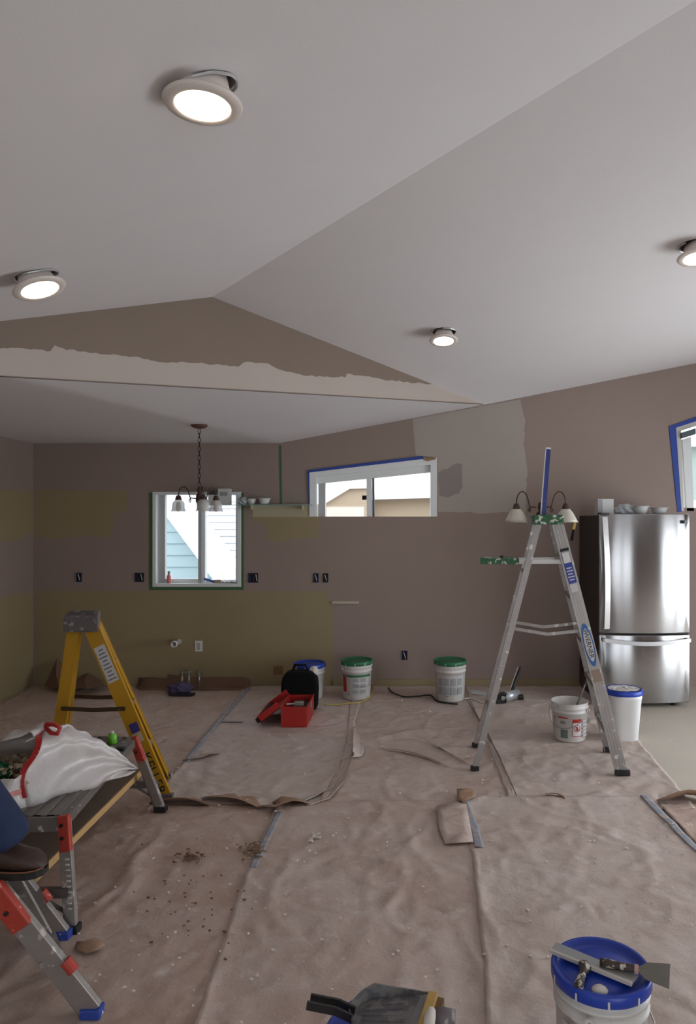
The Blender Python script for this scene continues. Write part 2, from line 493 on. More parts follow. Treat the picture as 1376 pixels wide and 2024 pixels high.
# window_1, the kitchen window
x0, x1, z0, z1 = W1
r = thing('window_1', None, None, (0, 0, 0)); struct(r, 'white two pane window in the back wall edged with green tape')
def wbx(nm, a, b, c, d_, y0, y1, m=M_white, bev=0.004):   # px rect at wall depth
    mb = MB(); mb.box((bx(a), y0, bz(d_)), (bx(b), y1, bz(c))); return mb.build(nm, m, r, bevel=bev)
wbx('casing', 302, 309, 972, 1160, D - 0.012, D + 0.1); wbx('casing', 469, 477, 972, 1160, D - 0.012, D + 0.1)
wbx('sill', 309, 469, 1153, 1160, D - 0.012, D + 0.1); wbx('casing', 309, 469, 972, 978, D - 0.012, D + 0.1)
wbx('sash_stile', 311, 323, 978, 1153, D + 0.05, D + 0.11, mat('grey_vinyl', (176, 178, 178), 0.5)); wbx('sash_stile', 463, 469, 978, 1153, D + 0.06, D + 0.11)
wbx('mullion', 391, 398, 978, 1153, D + 0.01, D + 0.11, MATS['grey_vinyl']); wbx('mullion', 398, 404, 978, 1153, D + 0.03, D + 0.11, M_white)
wbx('sash_rail', 323, 391, 1145, 1153, D + 0.06, D + 0.11); wbx('sash_rail', 404, 463, 1147, 1153, D + 0.06, D + 0.11)
wbx('pane', 323, 391, 978, 1145, D + 0.085, D + 0.09, M_glass, 0); wbx('pane', 404, 463, 978, 1147, D + 0.085, D + 0.09, M_glass, 0)
wbx('tape', 295, 302, 974, 1166, D - 0.004, D + 0.001, M_gtape, 0); wbx('tape', 477, 482, 974, 1166, D - 0.004, D + 0.001, M_gtape, 0)
wbx('tape', 302, 477, 1160, 1166, D - 0.004, D + 0.001, M_gtape, 0)

# window_2, the high raked slider
r2 = thing('window_2', None, None, (0, 0, 0)); struct(r2, 'high white sliding window with a raked head and blue tape')
def wpoly(nm, pxs, y0, y1, m=M_white, par=None):
    mb = MB(); mb.prism([V((bx(a), y0, bz(b))) for a, b in pxs], (0, y1 - y0, 0)); return mb.build(nm, m, par)
hd = lambda x, o=0: 930 + (905 - 930) * (x - 614) / 246.0 + o
wpoly('casing', [(612, hd(612)), (625, hd(625)), (625, 1021), (612, 1021)], D - 0.014, D + 0.1, M_white, r2)
wpoly('casing', [(851, hd(851)), (864, hd(864)), (864, 1021), (851, 1021)], D - 0.014, D + 0.1, M_white, r2)
wpoly('casing', [(625, hd(625)), (851, hd(851)), (851, hd(851, 13)), (625, hd(625, 13))], D - 0.014, D + 0.1, M_white, r2)
wpoly('head_rail', [(625, hd(625, 13)), (851, hd(851, 13)), (851, hd(851, 27)), (625, hd(625, 27))], D + 0.03, D + 0.12, M_white, r2)
wpoly('sash_stile', [(628, hd(628, 27)), (642, hd(642, 27)), (642, 1021), (628, 1021)], D + 0.04, D + 0.12, MATS['grey_vinyl'], r2)
wpoly('mullion', [(724, hd(724, 27)), (734, hd(734, 27)), (735, 1021), (725, 1021)], D + 0.02, D + 0.12, M_white, r2)
wpoly('mullion', [(735, hd(735, 27)), (739, hd(739, 27)), (740, 1021), (736, 1021)], D + 0.05, D + 0.12, mat('dark_gasket', (70, 74, 80), 0.6), r2)
wpoly('pane', [(642, hd(642, 27)), (724, hd(724, 27)), (724, 1021), (642, 1021)], D + 0.085, D + 0.09, M_glass, r2)
wpoly('pane', [(739, hd(739, 27)), (851, hd(851, 27)), (851, 1021), (739, 1021)], D + 0.085, D + 0.09, M_glass, r2)
wpoly('tape', [(610, hd(610, -1)), (836, hd(836, -6)), (838, hd(838, 0)), (610, hd(610, 4))], D - 0.018, D - 0.0145, M_btape, r2)
wpoly('tape', [(609, hd(609, 2)), (612, hd(612, 2)), (613, 996), (611, 996)], D - 0.018, D - 0.0145, M_btape, r2)
wpoly('torn_tape', [(836, hd(836, -5)), (842, 906), (861, 905), (862, 908), (844, 912), (838, hd(838, 2))], D - 0.03, D - 0.022, mat('torn_paper', (150, 118, 92), 0.8), r2)

# window_3, glazed opening above the refrigerator
r3 = thing('window_3', None, None, (0, 0, 0)); struct(r3, 'white framed glazing behind the refrigerator masked with blue tape')
def t3(x, o=0): return 842 + (x - 1338) * (830 - 842) / 38.0 + o
wpoly('tape', [(1322, t3(1322, -4)), (1376, t3(1376, -6)), (1450, t3(1450, -6)), (1450, t3(1450, 2)), (1336, t3(1336, 3)), (1347, 1012), (1339, 1012)], D - 0.010, D - 0.004, M_btape, r3)
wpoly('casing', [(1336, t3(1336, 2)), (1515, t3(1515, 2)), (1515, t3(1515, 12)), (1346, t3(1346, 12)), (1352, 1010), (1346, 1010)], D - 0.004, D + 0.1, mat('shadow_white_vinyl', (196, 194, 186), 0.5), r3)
wpoly('bracket', [(1345, t3(1345, 16)), (1372, t3(1372, 16)), (1372, t3(1372, 28)), (1345, t3(1345, 28))], D - 0.05, D + 0.02, mat('steel_bracket', (96, 106, 110), 0.4, 0.6), r3)
wpoly('sash_stile', [(1349, t3(1349, 30)), (1366, t3(1366, 30)), (1372, 1010), (1358, 1010)], D + 0.0, D + 0.06, M_white, r3)
wpoly('pane', [(1366, t3(1366, 30)), (1510, t3(1510, 30)), (1510, 1010), (1372, 1010)], D + 0.05, D + 0.055, M_glass, r3)

# baseboard
bb = MB(); bb.box((bx(658), D - 0.016, 0), (bx(1147), D, 0.075))
struct(bb.build('baseboard_back', M_yellow, bevel=0.004), 'yellowed baseboard along the mauve part of the back wall')
tm = MB(); tm.box((bx(657), D - 0.02, bz(1193)), (bx(710), D, bz(1188)))
struct(tm.build('trim_1', mat('chair_rail_cream', (182, 170, 150), 0.7)), 'short cream rail end left on the back wall')

# floor
M_floor = mat('bare_subfloor', (196, 186, 172), 0.55, var=0.08, vscale=3, bump=0.04, bscale=30)
fl = MB(); fl.box((XL - 0.1, YR - 1.2, -0.08), (XR + 0.2, D + 0.1, 0.0))
struct(fl.build('floor', M_floor), 'pale bare subfloor under the masking paper')

# ------------------------------------------------------------------ outside
M_teal = mat('pale_blue_siding', (150, 172, 178), 0.8)
M_sid = mat('white_siding', (226, 226, 230), 0.8)
M_tan = mat('tan_stucco', (168, 150, 128), 0.9, var=0.05)
M_roofl = mat('pale_metal_roof', (206, 206, 212), 0.7)
gr = MB(); gr.box((-14, D + 0.5, -0.4), (12, 24, -0.3))
struct(gr.build('ground', mat('yard_gravel', (150, 146, 138), 0.9, var=0.1)), 'pale ground outside the house')
ha = thing('neighbour_house', 'pale blue sided house with white sloping roof edge outside the kitchen window', 'house', (-5, 9.5, -0.3))
da = 9.5
pA0, pA1 = PX(318, 998, da), PX(392, 1098, da)
sl = (pA1.z - pA0.z) / (pA1.x - pA0.x)
rake = lambda z: pA0.x + (z - pA0.z) / sl
z = -0.3
while z < 3.0:
    h = 0.156
    xa = rake(z + h); xb = rake(z)
    mb = MB()
    mb.prism([V((-7.5, da, z)), V((xb, da, z)), V((xa, da, z + h)), V((-7.5, da, z + h))], (0, 0.03, 0))
    for i in (2, 3): mb.v[i].y += 0.018
    mb.build('siding_plank', M_teal, ha, off=ha.location)
    z += h
mb = MB()
for o0, o1, yy in ((0.0, 0.42, -0.12),):
    a, b = V((rake(3.2), da + yy, 3.2)), V((rake(-0.3), da + yy, -0.3))
    mb.prism([a, b, b + V((o1, 0, 0)), a + V((o1, 0, 0))], (0, 0.3, 0))
mb.build('rake_board', M_white, ha, off=ha.location)
hb = thing('neighbour_house', 'white lap sided house wall filling the right pane of the kitchen window', 'house', (-3, 12, -0.3))
z = -0.3
while z < 4.2:
    mb = MB(); mb.box((-6.0, 12.0, z), (-1.6, 12.03, z + 0.117))
    for v in mb.v:
        if v.z > z + 0.1: v.y += 0.02
    mb.build('siding_plank', M_sid, hb, off=hb.location); z += 0.117
hc = thing('neighbour_house', 'tan house with gable and pale metal roof outside the high slider window', 'house', (-0.8, 13, -0.3))
dc = 13.0
mb = MB(); g = [PX(590, 1010, dc), PX(640, 992, dc), PX(690, 963, dc), PX(735, 963, dc), PX(735, 1400, dc), PX(590, 1400, dc)]
mb.prism(g, (0, 0.2, 0)); mb.build('gable_wall', M_tan, hc, off=hc.location)
mb = MB(); a = [PX(632, 996, dc - 0.1), PX(690, 961, dc - 0.1), PX(728, 960, dc - 0.1), PX(728, 965, dc - 0.1), PX(691, 966, dc - 0.1), PX(633, 1001, dc - 0.1)]
mb.prism(a, (0, 0.35, 0)); mb.build('roof_edge', M_white, hc, off=hc.location)
mb = MB(); mb.prism([PX(722, 986, dc + 0.3), PX(1000, 980, dc + 0.3), PX(1000, 1400, dc + 0.3), PX(722, 1400, dc + 0.3)], (0, 0.2, 0)); mb.build('wall', M_tan, hc, off=hc.location)
a, b, c_, d_ = PX(716, 988, dc), PX(1010, 980, dc), PX(1010, 940, dc + 2.2), PX(716, 950, dc + 2.2)
mb = MB(); mb.prism([a, b, c_, d_], (0, 0, 0.08)); mb.build('roof', M_roofl, hc, off=hc.location)
hd_ = thing('neighbour_house', 'grey green wall seen through the glazing above the refrigerator', 'house', (4.2, 11, -0.3))
mb = MB(); mb.box((3.0, 11, -0.3), (7.5, 11.2, 2.9)); mb.build('wall', mat('grey_green_siding', (142, 156, 148), 0.8), hd_, off=hd_.location)
mb = MB(); mb.prism([V((2.8, 10.8, 2.85)), V((7.7, 10.8, 2.85)), V((7.7, 12.5, 3.6)), V((2.8, 12.5, 3.6))], (0, 0, 0.08)); mb.build('roof', M_roofl, hd_, off=hd_.location)

# ------------------------------------------------------------------ masking paper on the floor
NF = 620
fo = dict(cx=RNG.uniform(-4, 4.4, NF), cy=RNG.uniform(1.0, D, NF), ang=RNG.normal(1.2, 0.75, NF), ln=RNG.uniform(0.08, 0.5, NF),
          w=RNG.uniform(0.012, 0.035, NF), amp=RNG.uniform(0.003, 0.010, NF) * np.where(RNG.rand(NF) < 0.25, 0.7, 1))
# long folds seen in the left foreground
for (pa, pb, am, w) in (((290, 1690), (200, 1830), .022, .03), ((272, 1700), (165, 1830), .02, .03), ((318, 1640), (255, 1740), .016, .03), ((440, 1905), (395, 2040), .012, .02), ((350, 1930), (330, 2040), .010, .02),
                        ((950, 1700), (985, 2000), .014, .025), ((930, 1850), (960, 2030), .012, .02), ((690, 1480), (640, 1570), .014, .03),
                        ((1000, 1620), (1330, 1700), .008, .03), ((1010, 1790), (1376, 1800), .008, .03), ((760, 1650), (700, 1900), .007, .03), ((560, 1720), (520, 1900), .007, .03)):
    a, b = FL(*pa), FL(*pb); dlt = b - a
    for k, val in (('cx', (a.x + b.x) / 2), ('cy', (a.y + b.y) / 2), ('ang', math.atan2(dlt.y, dlt.x)), ('ln', dlt.length * 0.45), ('w', w), ('amp', am)):
        fo[k] = np.append(fo[k], val)
ca, sa = np.cos(fo['ang']), np.sin(fo['ang'])
_tab = RNG.rand(256, 256)
def vnoise(x, y):
    xi = np.floor(x).astype(int); yi = np.floor(y).astype(int); fx = x - xi; fy = y - yi
    fx = fx * fx * (3 - 2 * fx); fy = fy * fy * (3 - 2 * fy)
    g = lambda a, b: _tab[a % 256, b % 256]
    return (g(xi, yi) * (1 - fx) + g(xi + 1, yi) * fx) * (1 - fy) + (g(xi, yi + 1) * (1 - fx) + g(xi + 1, yi + 1) * fx) * fy
def hpaper(x, y):
    x = np.asarray(x, float); y = np.asarray(y, float); sh = x.shape
    x = x.ravel(); y = y.ravel(); h = np.zeros_like(x)
    for k in range(len(ca)):
        dx = x - fo['cx'][k]; dy = y - fo['cy'][k]
        m = (np.abs(dx) < 1.3) & (np.abs(dy) < 1.3)
        if not m.any(): continue
        u = dx[m] * ca[k] + dy[m] * sa[k]; v = -dx[m] * sa[k] + dy[m] * ca[k] + 0.03 * np.sin(u * 9 + k)
        h[m] += fo['amp'][k] * np.exp(-np.abs(v) / (fo['w'][k] * 0.7) - (u / fo['ln'][k]) ** 2)
    h += 0.0045 * vnoise(x * 9, y * 9) + 0.003 * vnoise(x * 23 + 7, y * 23) + 0.0015 * vnoise(x * 60, y * 60)
    return np.minimum(h, 0.03).reshape(sh)

def paper_mat(name, rgb, dust, k):
    m = bpy.data.materials.new(name); m.use_nodes = True
    nt = m.node_tree; N = nt.nodes; L = nt.links; b = N['Principled BSDF']
    b.inputs['Roughness'].default_value = 0.72; b.inputs['Specular IOR Level'].default_value = 0.25
    tc = N.new('ShaderNodeTexCoord')
    def noise(sc, det, off):
        mp = N.new('ShaderNodeMapping'); mp.inputs['Location'].default_value = (off, off * 2, 0); L.new(tc.outputs['Object'], mp.inputs['Vector'])
        n = N.new('ShaderNodeTexNoise'); n.inputs['Scale'].default_value = sc; n.inputs['Detail'].default_value = det; n.inputs['Roughness'].default_value = 0.65
        L.new(mp.outputs[0], n.inputs['Vector']); return n.outputs['Fac']
    def ramp(src, a, c, mx=1.0):
        r = N.new('ShaderNodeValToRGB'); r.color_ramp.elements[0].position = a; r.color_ramp.elements[1].position = c
        r.color_ramp.elements[1].color = (mx, mx, mx, 1); L.new(src, r.inputs[0]); return r.outputs[0]
    def mix(fac, a, bcol):
        x = N.new('ShaderNodeMix'); x.data_type = 'RGBA'; L.new(fac, x.inputs[0])
        if isinstance(a, tuple): x.inputs[6].default_value = a
        else: L.new(a, x.inputs[6])
        x.inputs[7].default_value = bcol; return x.outputs[2]
    col = mix(ramp(noise(2.2, 6, k), 0.38, 0.7, 0.75), S(*rgb), S(*dust))
    col = mix(ramp(noise(11, 5, k + 3), 0.56, 0.72, 0.5), col, S(216, 208, 202))
    col = mix(ramp(noise(5, 4, k + 9), 0.60, 0.75, 0.45), col, S(158, 128, 106))
    col = mix(ramp(noise(70, 2, k + 5), 0.70, 0.76, 0.6), col, S(226, 220, 214))
    L.new(col, b.inputs['Base Color'])
    bp = N.new('ShaderNodeBump'); bp.inputs['Strength'].default_value = 0.3; bp.inputs['Distance'].default_value = 0.02
    L.new(noise(26, 5, k), bp.inputs['Height'])
    rn = N.new('ShaderNodeTexNoise'); rn.noise_type = 'RIDGED_MULTIFRACTAL'; rn.inputs['Scale'].default_value = 5.5; rn.inputs['Detail'].default_value = 3
    rn.inputs['Distortion'].default_value = 0.4; rn.normalize = True
    L.new(tc.outputs['Object'], rn.inputs['Vector'])
    bp2 = N.new('ShaderNodeBump'); bp2.inputs['Strength'].default_value = 0.6; bp2.inputs['Distance'].default_value = 0.04
    L.new(rn.outputs['Fac'], bp2.inputs['Height']); L.new(bp.outputs[0], bp2.inputs['Normal'])
    L.new(bp2.outputs[0], b.inputs['Normal'])
    return m
M_pap = [paper_mat('kraft_masking_paper_%d' % i, c, d, i * 4.1) for i, (c, d) in enumerate([
    ((179, 155, 141), (198, 181, 171)), ((190, 172, 162), (208, 195, 187)), ((185, 164, 152), (203, 188, 179))])]
M_papbrown = mat('torn_kraft_paper', (160, 128, 106), 0.8, var=0.1, vscale=9, bump=0.2, bscale=30)

def poly_at(pts, t):
    """point at fraction t of the depth range of a pixel polyline on the floor"""
    ys = [1.0 / (p[1] - CY) for p in pts]
    y0, y1 = ys[0], ys[-1]; y = y0 + (y1 - y0) * t
    for (a, b, ya, yb) in zip(pts, pts[1:], ys, ys[1:]):
        if min(ya, yb) - 1e-9 <= y <= max(ya, yb) + 1e-9:
            k = 0 if ya == yb else (y - ya) / (yb - ya)
            A, Bq = FL(*a), FL(*b)
            return A + (Bq - A) * k
    return FL(*pts[-1])
SHEETS = []
def sheet(label, Ledge, Redge, mi, base, cell=0.022):
    A0, A1 = FL(*Ledge[0]), FL(*Ledge[-1]); B0 = FL(*Redge[0]); B1 = FL(*Redge[-1])
    nv = int(max((A1 - A0).length, (B1 - B0).length) / cell) + 1
    nu = int(max((A0 - B0).length, (A1 - B1).length) / cell) + 1
    Lp = [poly_at(Ledge, i / nv) for i in range(nv + 1)]; Rp = [poly_at(Redge, i / nv) for i in range(nv + 1)]
    LX = np.array([(p.x, p.y) for p in Lp])[:, None, :]; RX = np.array([(p.x, p.y) for p in Rp])[:, None, :]
    t = np.linspace(0, 1, nu + 1)[None, :, None]
    XY = LX * (1 - t) + RX * t
    jit = 0.012 * (vnoise(XY[..., 1] * 14, XY[..., 0] * 3 + mi * 9) - 0.5)
    XY[..., 0] += jit
    XY[..., 0] = np.maximum(XY[..., 0], XL + 0.01); XY[..., 1] = np.minimum(XY[..., 1], D - 0.02)
    H = hpaper(XY[..., 0], XY[..., 1]) + base
    # edges lift a little
    te = np.minimum(t[..., 0], 1 - t[..., 0]) * np.linalg.norm(RX - LX, axis=2)
    H = H + 0.006 * np.exp(-(te / 0.03) ** 2) * (0.3 + vnoise(XY[..., 1] * 6, XY[..., 0] * 2 + 31))
    m, n = H.shape
    vsx = np.dstack([XY, H]).reshape(-1, 3)
    idx = np.arange(m * n).reshape(m, n)
    q = np.stack([idx[:-1, :-1], idx[:-1, 1:], idx[1:, 1:], idx[1:, :-1]], -1).reshape(-1, 4)
    me = bpy.data.meshes.new('masking_paper')
    me.from_pydata(vsx.tolist(), [], q.tolist())
    me.polygons.foreach_set('use_smooth', [True] * len(me.polygons))
    me.materials.append(M_pap[mi])
    o = bpy.data.objects.new('masking_paper', me); COL.objects.link(o)
    md = o.modifiers.new('thickness', 'SOLIDIFY'); md.thickness = 0.0012; md.offset = 1
    tag(o, label, 'floor paper', 'sheets of masking paper on the floor')
    return o
sheet('brown masking paper sheet at the far left along the yellow left wall', [(78, 1357), (0, 1392), (-420, 1600)], [(492, 1357), (430, 1430), (366, 1512), (300, 1604)], 0, 0.001)
sheet('masking paper sheet under the red toolbox with a curved torn right edge', [(486, 1357), (424, 1430), (360, 1512), (286, 1608)],
      [(740, 1357), (712, 1390), (702, 1430), (704, 1470), (690, 1520), (664, 1560), (560, 1606)], 1, 0.005)
sheet('masking paper sheet in the middle below the two green lidded buckets', [(700, 1357), (690, 1400), (684, 1470), (668, 1530), (620, 1602)], [(924, 1357), (970, 1480), (1028, 1602)], 2, 0.002)
sheet('masking paper sheet under the aluminium stepladder and the open bucket', [(918, 1357), (966, 1480), (1016, 1604)], [(1150, 1357), (1190, 1400), (1262, 1466), (1330, 1545), (1376, 1602)], 1, 0.004)
sheet('large foreground masking paper sheet at left with brown smears below the work platform', [(-420, 1585), (-1000, 1800), (-1900, 2300)], [(560, 1596), (500, 1722), (432, 1930), (320, 2300)], 0, 0.007)
sheet('large foreground masking paper sheet between the dustpan and the torn paper edge', [(550, 1590), (490, 1722), (420, 1930), (300, 2300)], [(926, 1586), (945, 1690), (968, 1900), (1000, 2300)], 2, 0.010)
sheet('large foreground masking paper sheet around the blue lidded bucket with taping knives', [(914, 1580), (932, 1690), (955, 1900), (985, 2300)], [(1276, 1578), (1380, 1690), (1560, 1900), (1900, 2300)], 1, 0.013)
sheet('masking paper sheet at the right frame edge beyond the pale blue tape', [(1300, 1590), (1384, 1680), (1556, 1880), (1890, 2280)], [(1900, 1590), (2150, 1690), (2400, 1800), (2900, 2280)], 0, 0.004)

def tape(label, pts, w, m, lift=0.022):
    mb = MB(); rows = []
    P3 = []
    for a, b in zip(pts, pts[1:]):
        A, Bq = FL(*a), FL(*b); n = max(2, int((Bq - A).length / 0.03))
        for i in range(n): P3.append(A + (Bq - A) * (i / n))
    P3.append(FL(*pts[-1]))
    for i, p in enumerate(P3):
        t = (P3[min(i + 1, len(P3) - 1)] - P3[max(i - 1, 0)]).normalized(); nrm = V((-t.y, t.x, 0))
        row = []
        for k in (-1, -0.5, 0, 0.5, 1):
            q = p + nrm * (k * w / 2); row.append(V((q.x, q.y, 0)))
        rows.append(row)
    hh = hpaper([q.x for r_ in rows for q in r_], [q.y for r_ in rows for q in r_])
    for q, h_ in zip([q for r_ in rows for q in r_], hh): q.z = float(h_) + lift
    mb.grid(rows)
    return tag(mb.build('tape_strip', m, smooth=True, solid=0.0008), label, 'tape', 'pale blue tape strips on the masking paper')
tape('long dusty blue tape strip running from the back wall past the red toolbox', [(492, 1362), (430, 1432), (368, 1510)], 0.045, M_btape_pale, 0.012)
tape('short faint blue tape strip crossing the paper left of the toolbox lid', [(432, 1429), (480, 1430)], 0.035, M_btape_pale, 0.012)
tape('short dusty blue tape strip beside the brown shavings pile', [(552, 1612), (520, 1680), (500, 1722)], 0.04, M_btape_pale, 0.016)
tape('dusty blue tape strip below the torn paper flap in the middle foreground', [(918, 1592), (936, 1640), (948, 1685)], 0.05, M_btape_pale, 0.02)
tape('dusty blue tape strip leading out at the right frame edge', [(1272, 1580), (1330, 1640), (1395, 1705)], 0.045, M_btape_pale, 0.02)

def curl(name, label, pxs, h, rollr, w, m=M_papbrown, group='torn paper pieces'):
    """strip of torn paper whose far edge lies down and near edge curls up"""
    P3 = []
    for a, b in zip(pxs, pxs[1:]):
        A, Bq = FL(*a), FL(*b); n = max(2, int((Bq - A).length / 0.05))
        for i in range(n): P3.append(A + (Bq - A) * (i / n))
    P3.append(FL(*pxs[-1])); rows = []
    for i, p in enumerate(P3):
        t = (P3[min(i + 1, len(P3) - 1)] - P3[max(i - 1, 0)]).normalized(); nrm = V((-t.y, t.x, 0))
        if nrm.y < 0: nrm = -nrm
        ww = w * (0.7 + 0.5 * random.random()); f = math.sin(pi * min(1, max(0.04, (i + 0.4) / len(P3))))
        row = []
        for k in range(7):
            u = k / 6; a = u * 2.6
            row.append(p + nrm * (ww * f * (1 - u) - rollr * math.sin(a) * u) + V((0, 0, 0.016 + h * f * u * u * (1.2 - 0.3 * u) + random.uniform(0, .003))))
        rows.append(row)
    mb = MB().grid(rows)
    return tag(mb.build(name, m, smooth=True, solid=0.0015), label, 'paper scrap', group)
curl('torn_paper_strip', 'brown torn paper strip curled up at the yellow ladder foot', [(296, 1594), (350, 1598), (412, 1598)], 0.06, 0.02, 0.12)
curl('torn_paper_strip', 'long torn paper edge lifting right of the yellow ladder foot', [(398, 1584), (450, 1594), (512, 1604)], 0.05, 0.02, 0.16)
curl('torn_paper_strip', 'jagged torn paper tongue in front of the middle sheets', [(508, 1602), (542, 1613), (580, 1602), (612, 1597)], 0.06, 0.03, 0.2)
curl('torn_paper_strip', 'curved torn paper edge sweeping up towards the green lidded buckets', [(606, 1598), (650, 1585), (678, 1556), (700, 1500), (702, 1440)], 0.045, 0.02, 0.07, M_pap[1])
curl('rolled_paper_edge', 'brown rolled paper edge at the right frame side', [(1300, 1589), (1340, 1590), (1420, 1590)], 0.09, 0.04, 0.14)
curl('torn_paper_strip', 'thin leaf shaped paper tear beside the blue tape end', [(360, 1509), (400, 1506), (436, 1494)], 0.03, 0.01, 0.10, M_pap[2])
curl('torn_paper_strip', 'thin torn slit in the paper left of the aluminium ladder', [(756, 1482), (820, 1496), (888, 1518)], 0.018, 0.008, 0.04, M_pap[2])
curl('torn_paper_strip', 'torn paper crease running to the left foot of the aluminium ladder', [(842, 1466), (880, 1490), (930, 1516)], 0.014, 0.008, 0.03, M_pap[2])
curl('torn_paper_strip', 'dark curled paper slit under the aluminium ladder legs', [(922, 1384), (960, 1450), (985, 1500), (1022, 1578)], 0.016, 0.006, 0.014, mat('dark_paper_edge', (96, 76, 64), 0.9))
curl('torn_paper_strip', 'small torn nick in the paper right of the ladder slit', [(1078, 1574), (1100, 1578), (1118, 1584)], 0.02, 0.01, 0.05)

def scrap(label, pxs, z, m=M_papbrown, hump=0.02, rz_=0.015):
    c = sum((FL(*p) for p in pxs), V()) / len(pxs)
    mb = MB(); ring = [FL(*p) for p in pxs]; vs_ = [c + V((0, 0, z + hump))] + [p + V((0, 0, z + random.uniform(0, rz_))) for p in ring]
    mid = [lerp(c, p, 0.55) + V((0, 0, z + hump * 0.8)) for p in ring]
    n = len(ring)
    mb.add([vs_[0]] + mid + vs_[1:], [(0, 1 + i, 1 + (i + 1) % n) for i in range(n)] + [(1 + i, 1 + n + i, 1 + n + (i + 1) % n, 1 + (i + 1) % n) for i in range(n)])
    return tag(mb.build('paper_scrap', m, smooth=True, solid=0.0012), label, 'paper scrap', 'torn paper pieces')
scrap('oval brown paper scrap beside the near work platform leg', [(146, 1888), (152, 1878), (168, 1872), (190, 1871), (207, 1876), (208, 1885), (196, 1893), (172, 1897)], 0.022)
scrap('square torn paper flap in the middle foreground', [(862, 1604), (905, 1596), (922, 1600), (936, 1676), (880, 1680), (868, 1650)], 0.032, M_pap[2], 0.001, 0.004)
scrap('brown torn corner above the dusty blue tape in the middle', [(903, 1572), (940, 1572), (940, 1586), (924, 1592), (920, 1602), (904, 1590)], 0.036, M_papbrown, 0.002, 0.006)

# paper turned up against the walls
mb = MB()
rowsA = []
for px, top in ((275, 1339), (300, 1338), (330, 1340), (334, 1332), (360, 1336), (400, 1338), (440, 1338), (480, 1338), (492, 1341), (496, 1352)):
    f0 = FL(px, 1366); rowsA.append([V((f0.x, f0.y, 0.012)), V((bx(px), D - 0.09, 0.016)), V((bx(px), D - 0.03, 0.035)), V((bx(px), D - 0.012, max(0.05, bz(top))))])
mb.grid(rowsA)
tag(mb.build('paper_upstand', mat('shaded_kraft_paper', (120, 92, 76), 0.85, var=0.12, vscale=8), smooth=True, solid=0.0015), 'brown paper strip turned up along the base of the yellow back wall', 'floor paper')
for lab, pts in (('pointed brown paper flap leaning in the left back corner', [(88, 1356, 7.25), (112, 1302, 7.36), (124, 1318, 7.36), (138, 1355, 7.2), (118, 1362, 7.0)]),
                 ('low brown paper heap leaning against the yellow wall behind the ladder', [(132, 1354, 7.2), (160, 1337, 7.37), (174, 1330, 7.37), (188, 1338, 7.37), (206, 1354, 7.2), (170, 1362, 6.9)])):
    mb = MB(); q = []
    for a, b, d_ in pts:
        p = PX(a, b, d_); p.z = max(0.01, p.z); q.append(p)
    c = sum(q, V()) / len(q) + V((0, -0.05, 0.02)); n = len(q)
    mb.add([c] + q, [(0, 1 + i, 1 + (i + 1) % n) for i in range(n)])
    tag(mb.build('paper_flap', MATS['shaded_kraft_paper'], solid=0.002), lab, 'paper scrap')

# loose chips and shavings nobody could count
def chips(name, label, n, pick, size, m, hz=0.02):
    mb = MB(); xy = [pick() for _ in range(n)]; HZ = hpaper([p[0] for p in xy], [p[1] for p in xy])
    for (x, y), hh in zip(xy, HZ):
        sz = size * random.uniform(0.35, 1.3); a = random.uniform(0, pi); zc = float(hh) + hz
        q = []
        for k in range(5):
            an = a + k * 2 * pi / 5; rr = sz * random.uniform(0.5, 1.1); q.append(V((x + math.cos(an) * rr, y + math.sin(an) * rr * 0.7, zc + random.uniform(0, sz * 0.5))))
        c = V((x, y, zc + sz * 0.35)); q2 = [p - V((0, 0, 0.004)) for p in q]
        mb.add([c] + q + q2, [(0, 1 + i, 1 + (i + 1) % 5) for i in range(5)] + [(1 + i, 6 + i, 6 + (i + 1) % 5, 1 + (i + 1) % 5) for i in range(5)])
    return tag(mb.build(name, m), label, 'debris', None, 'stuff')
M_chip = mat('plaster_chip', (214, 206, 198), 0.9)
def pick_floor():
    while True:
        px, py = random.uniform(120, 1376), 1385 + 660 * random.random() ** 1.3
        p = FL(px, py)
        if p.y > 2.3: return p.x, p.y
chips('plaster_chips', 'small white plaster chips scattered over the masking paper', 360, pick_floor, 0.009, M_chip)
def around(px, py, sx, sy):
    def f():
        p = FL(random.gauss(px, sx), random.gauss(py, sy)); return p.x, p.y
    return f
M_shav = mat('brown_shavings_mat', (118, 88, 66), 0.9, var=0.3, vscale=60)
chips('brown_shavings', 'small heap of brown scrapings left of the blue tape', 46, around(376, 1702, 12, 5), 0.012, M_shav)
chips('brown_shavings', 'glinting brown scrapings heap on the short blue tape', 60, around(500, 1690, 12, 9), 0.012, mat('mixed_shavings', (140, 112, 88), 0.8, var=0.5, vscale=80))
chips('brown_shavings', 'loose brown scrapings spread over the left foreground paper', 46, around(385, 1790, 60, 60), 0.008, M_shav)
chips('plaster_crumbs', 'white plaster crumbs in front of the torn paper tongue', 26, around(622, 1664, 7, 5), 0.013, M_chip)

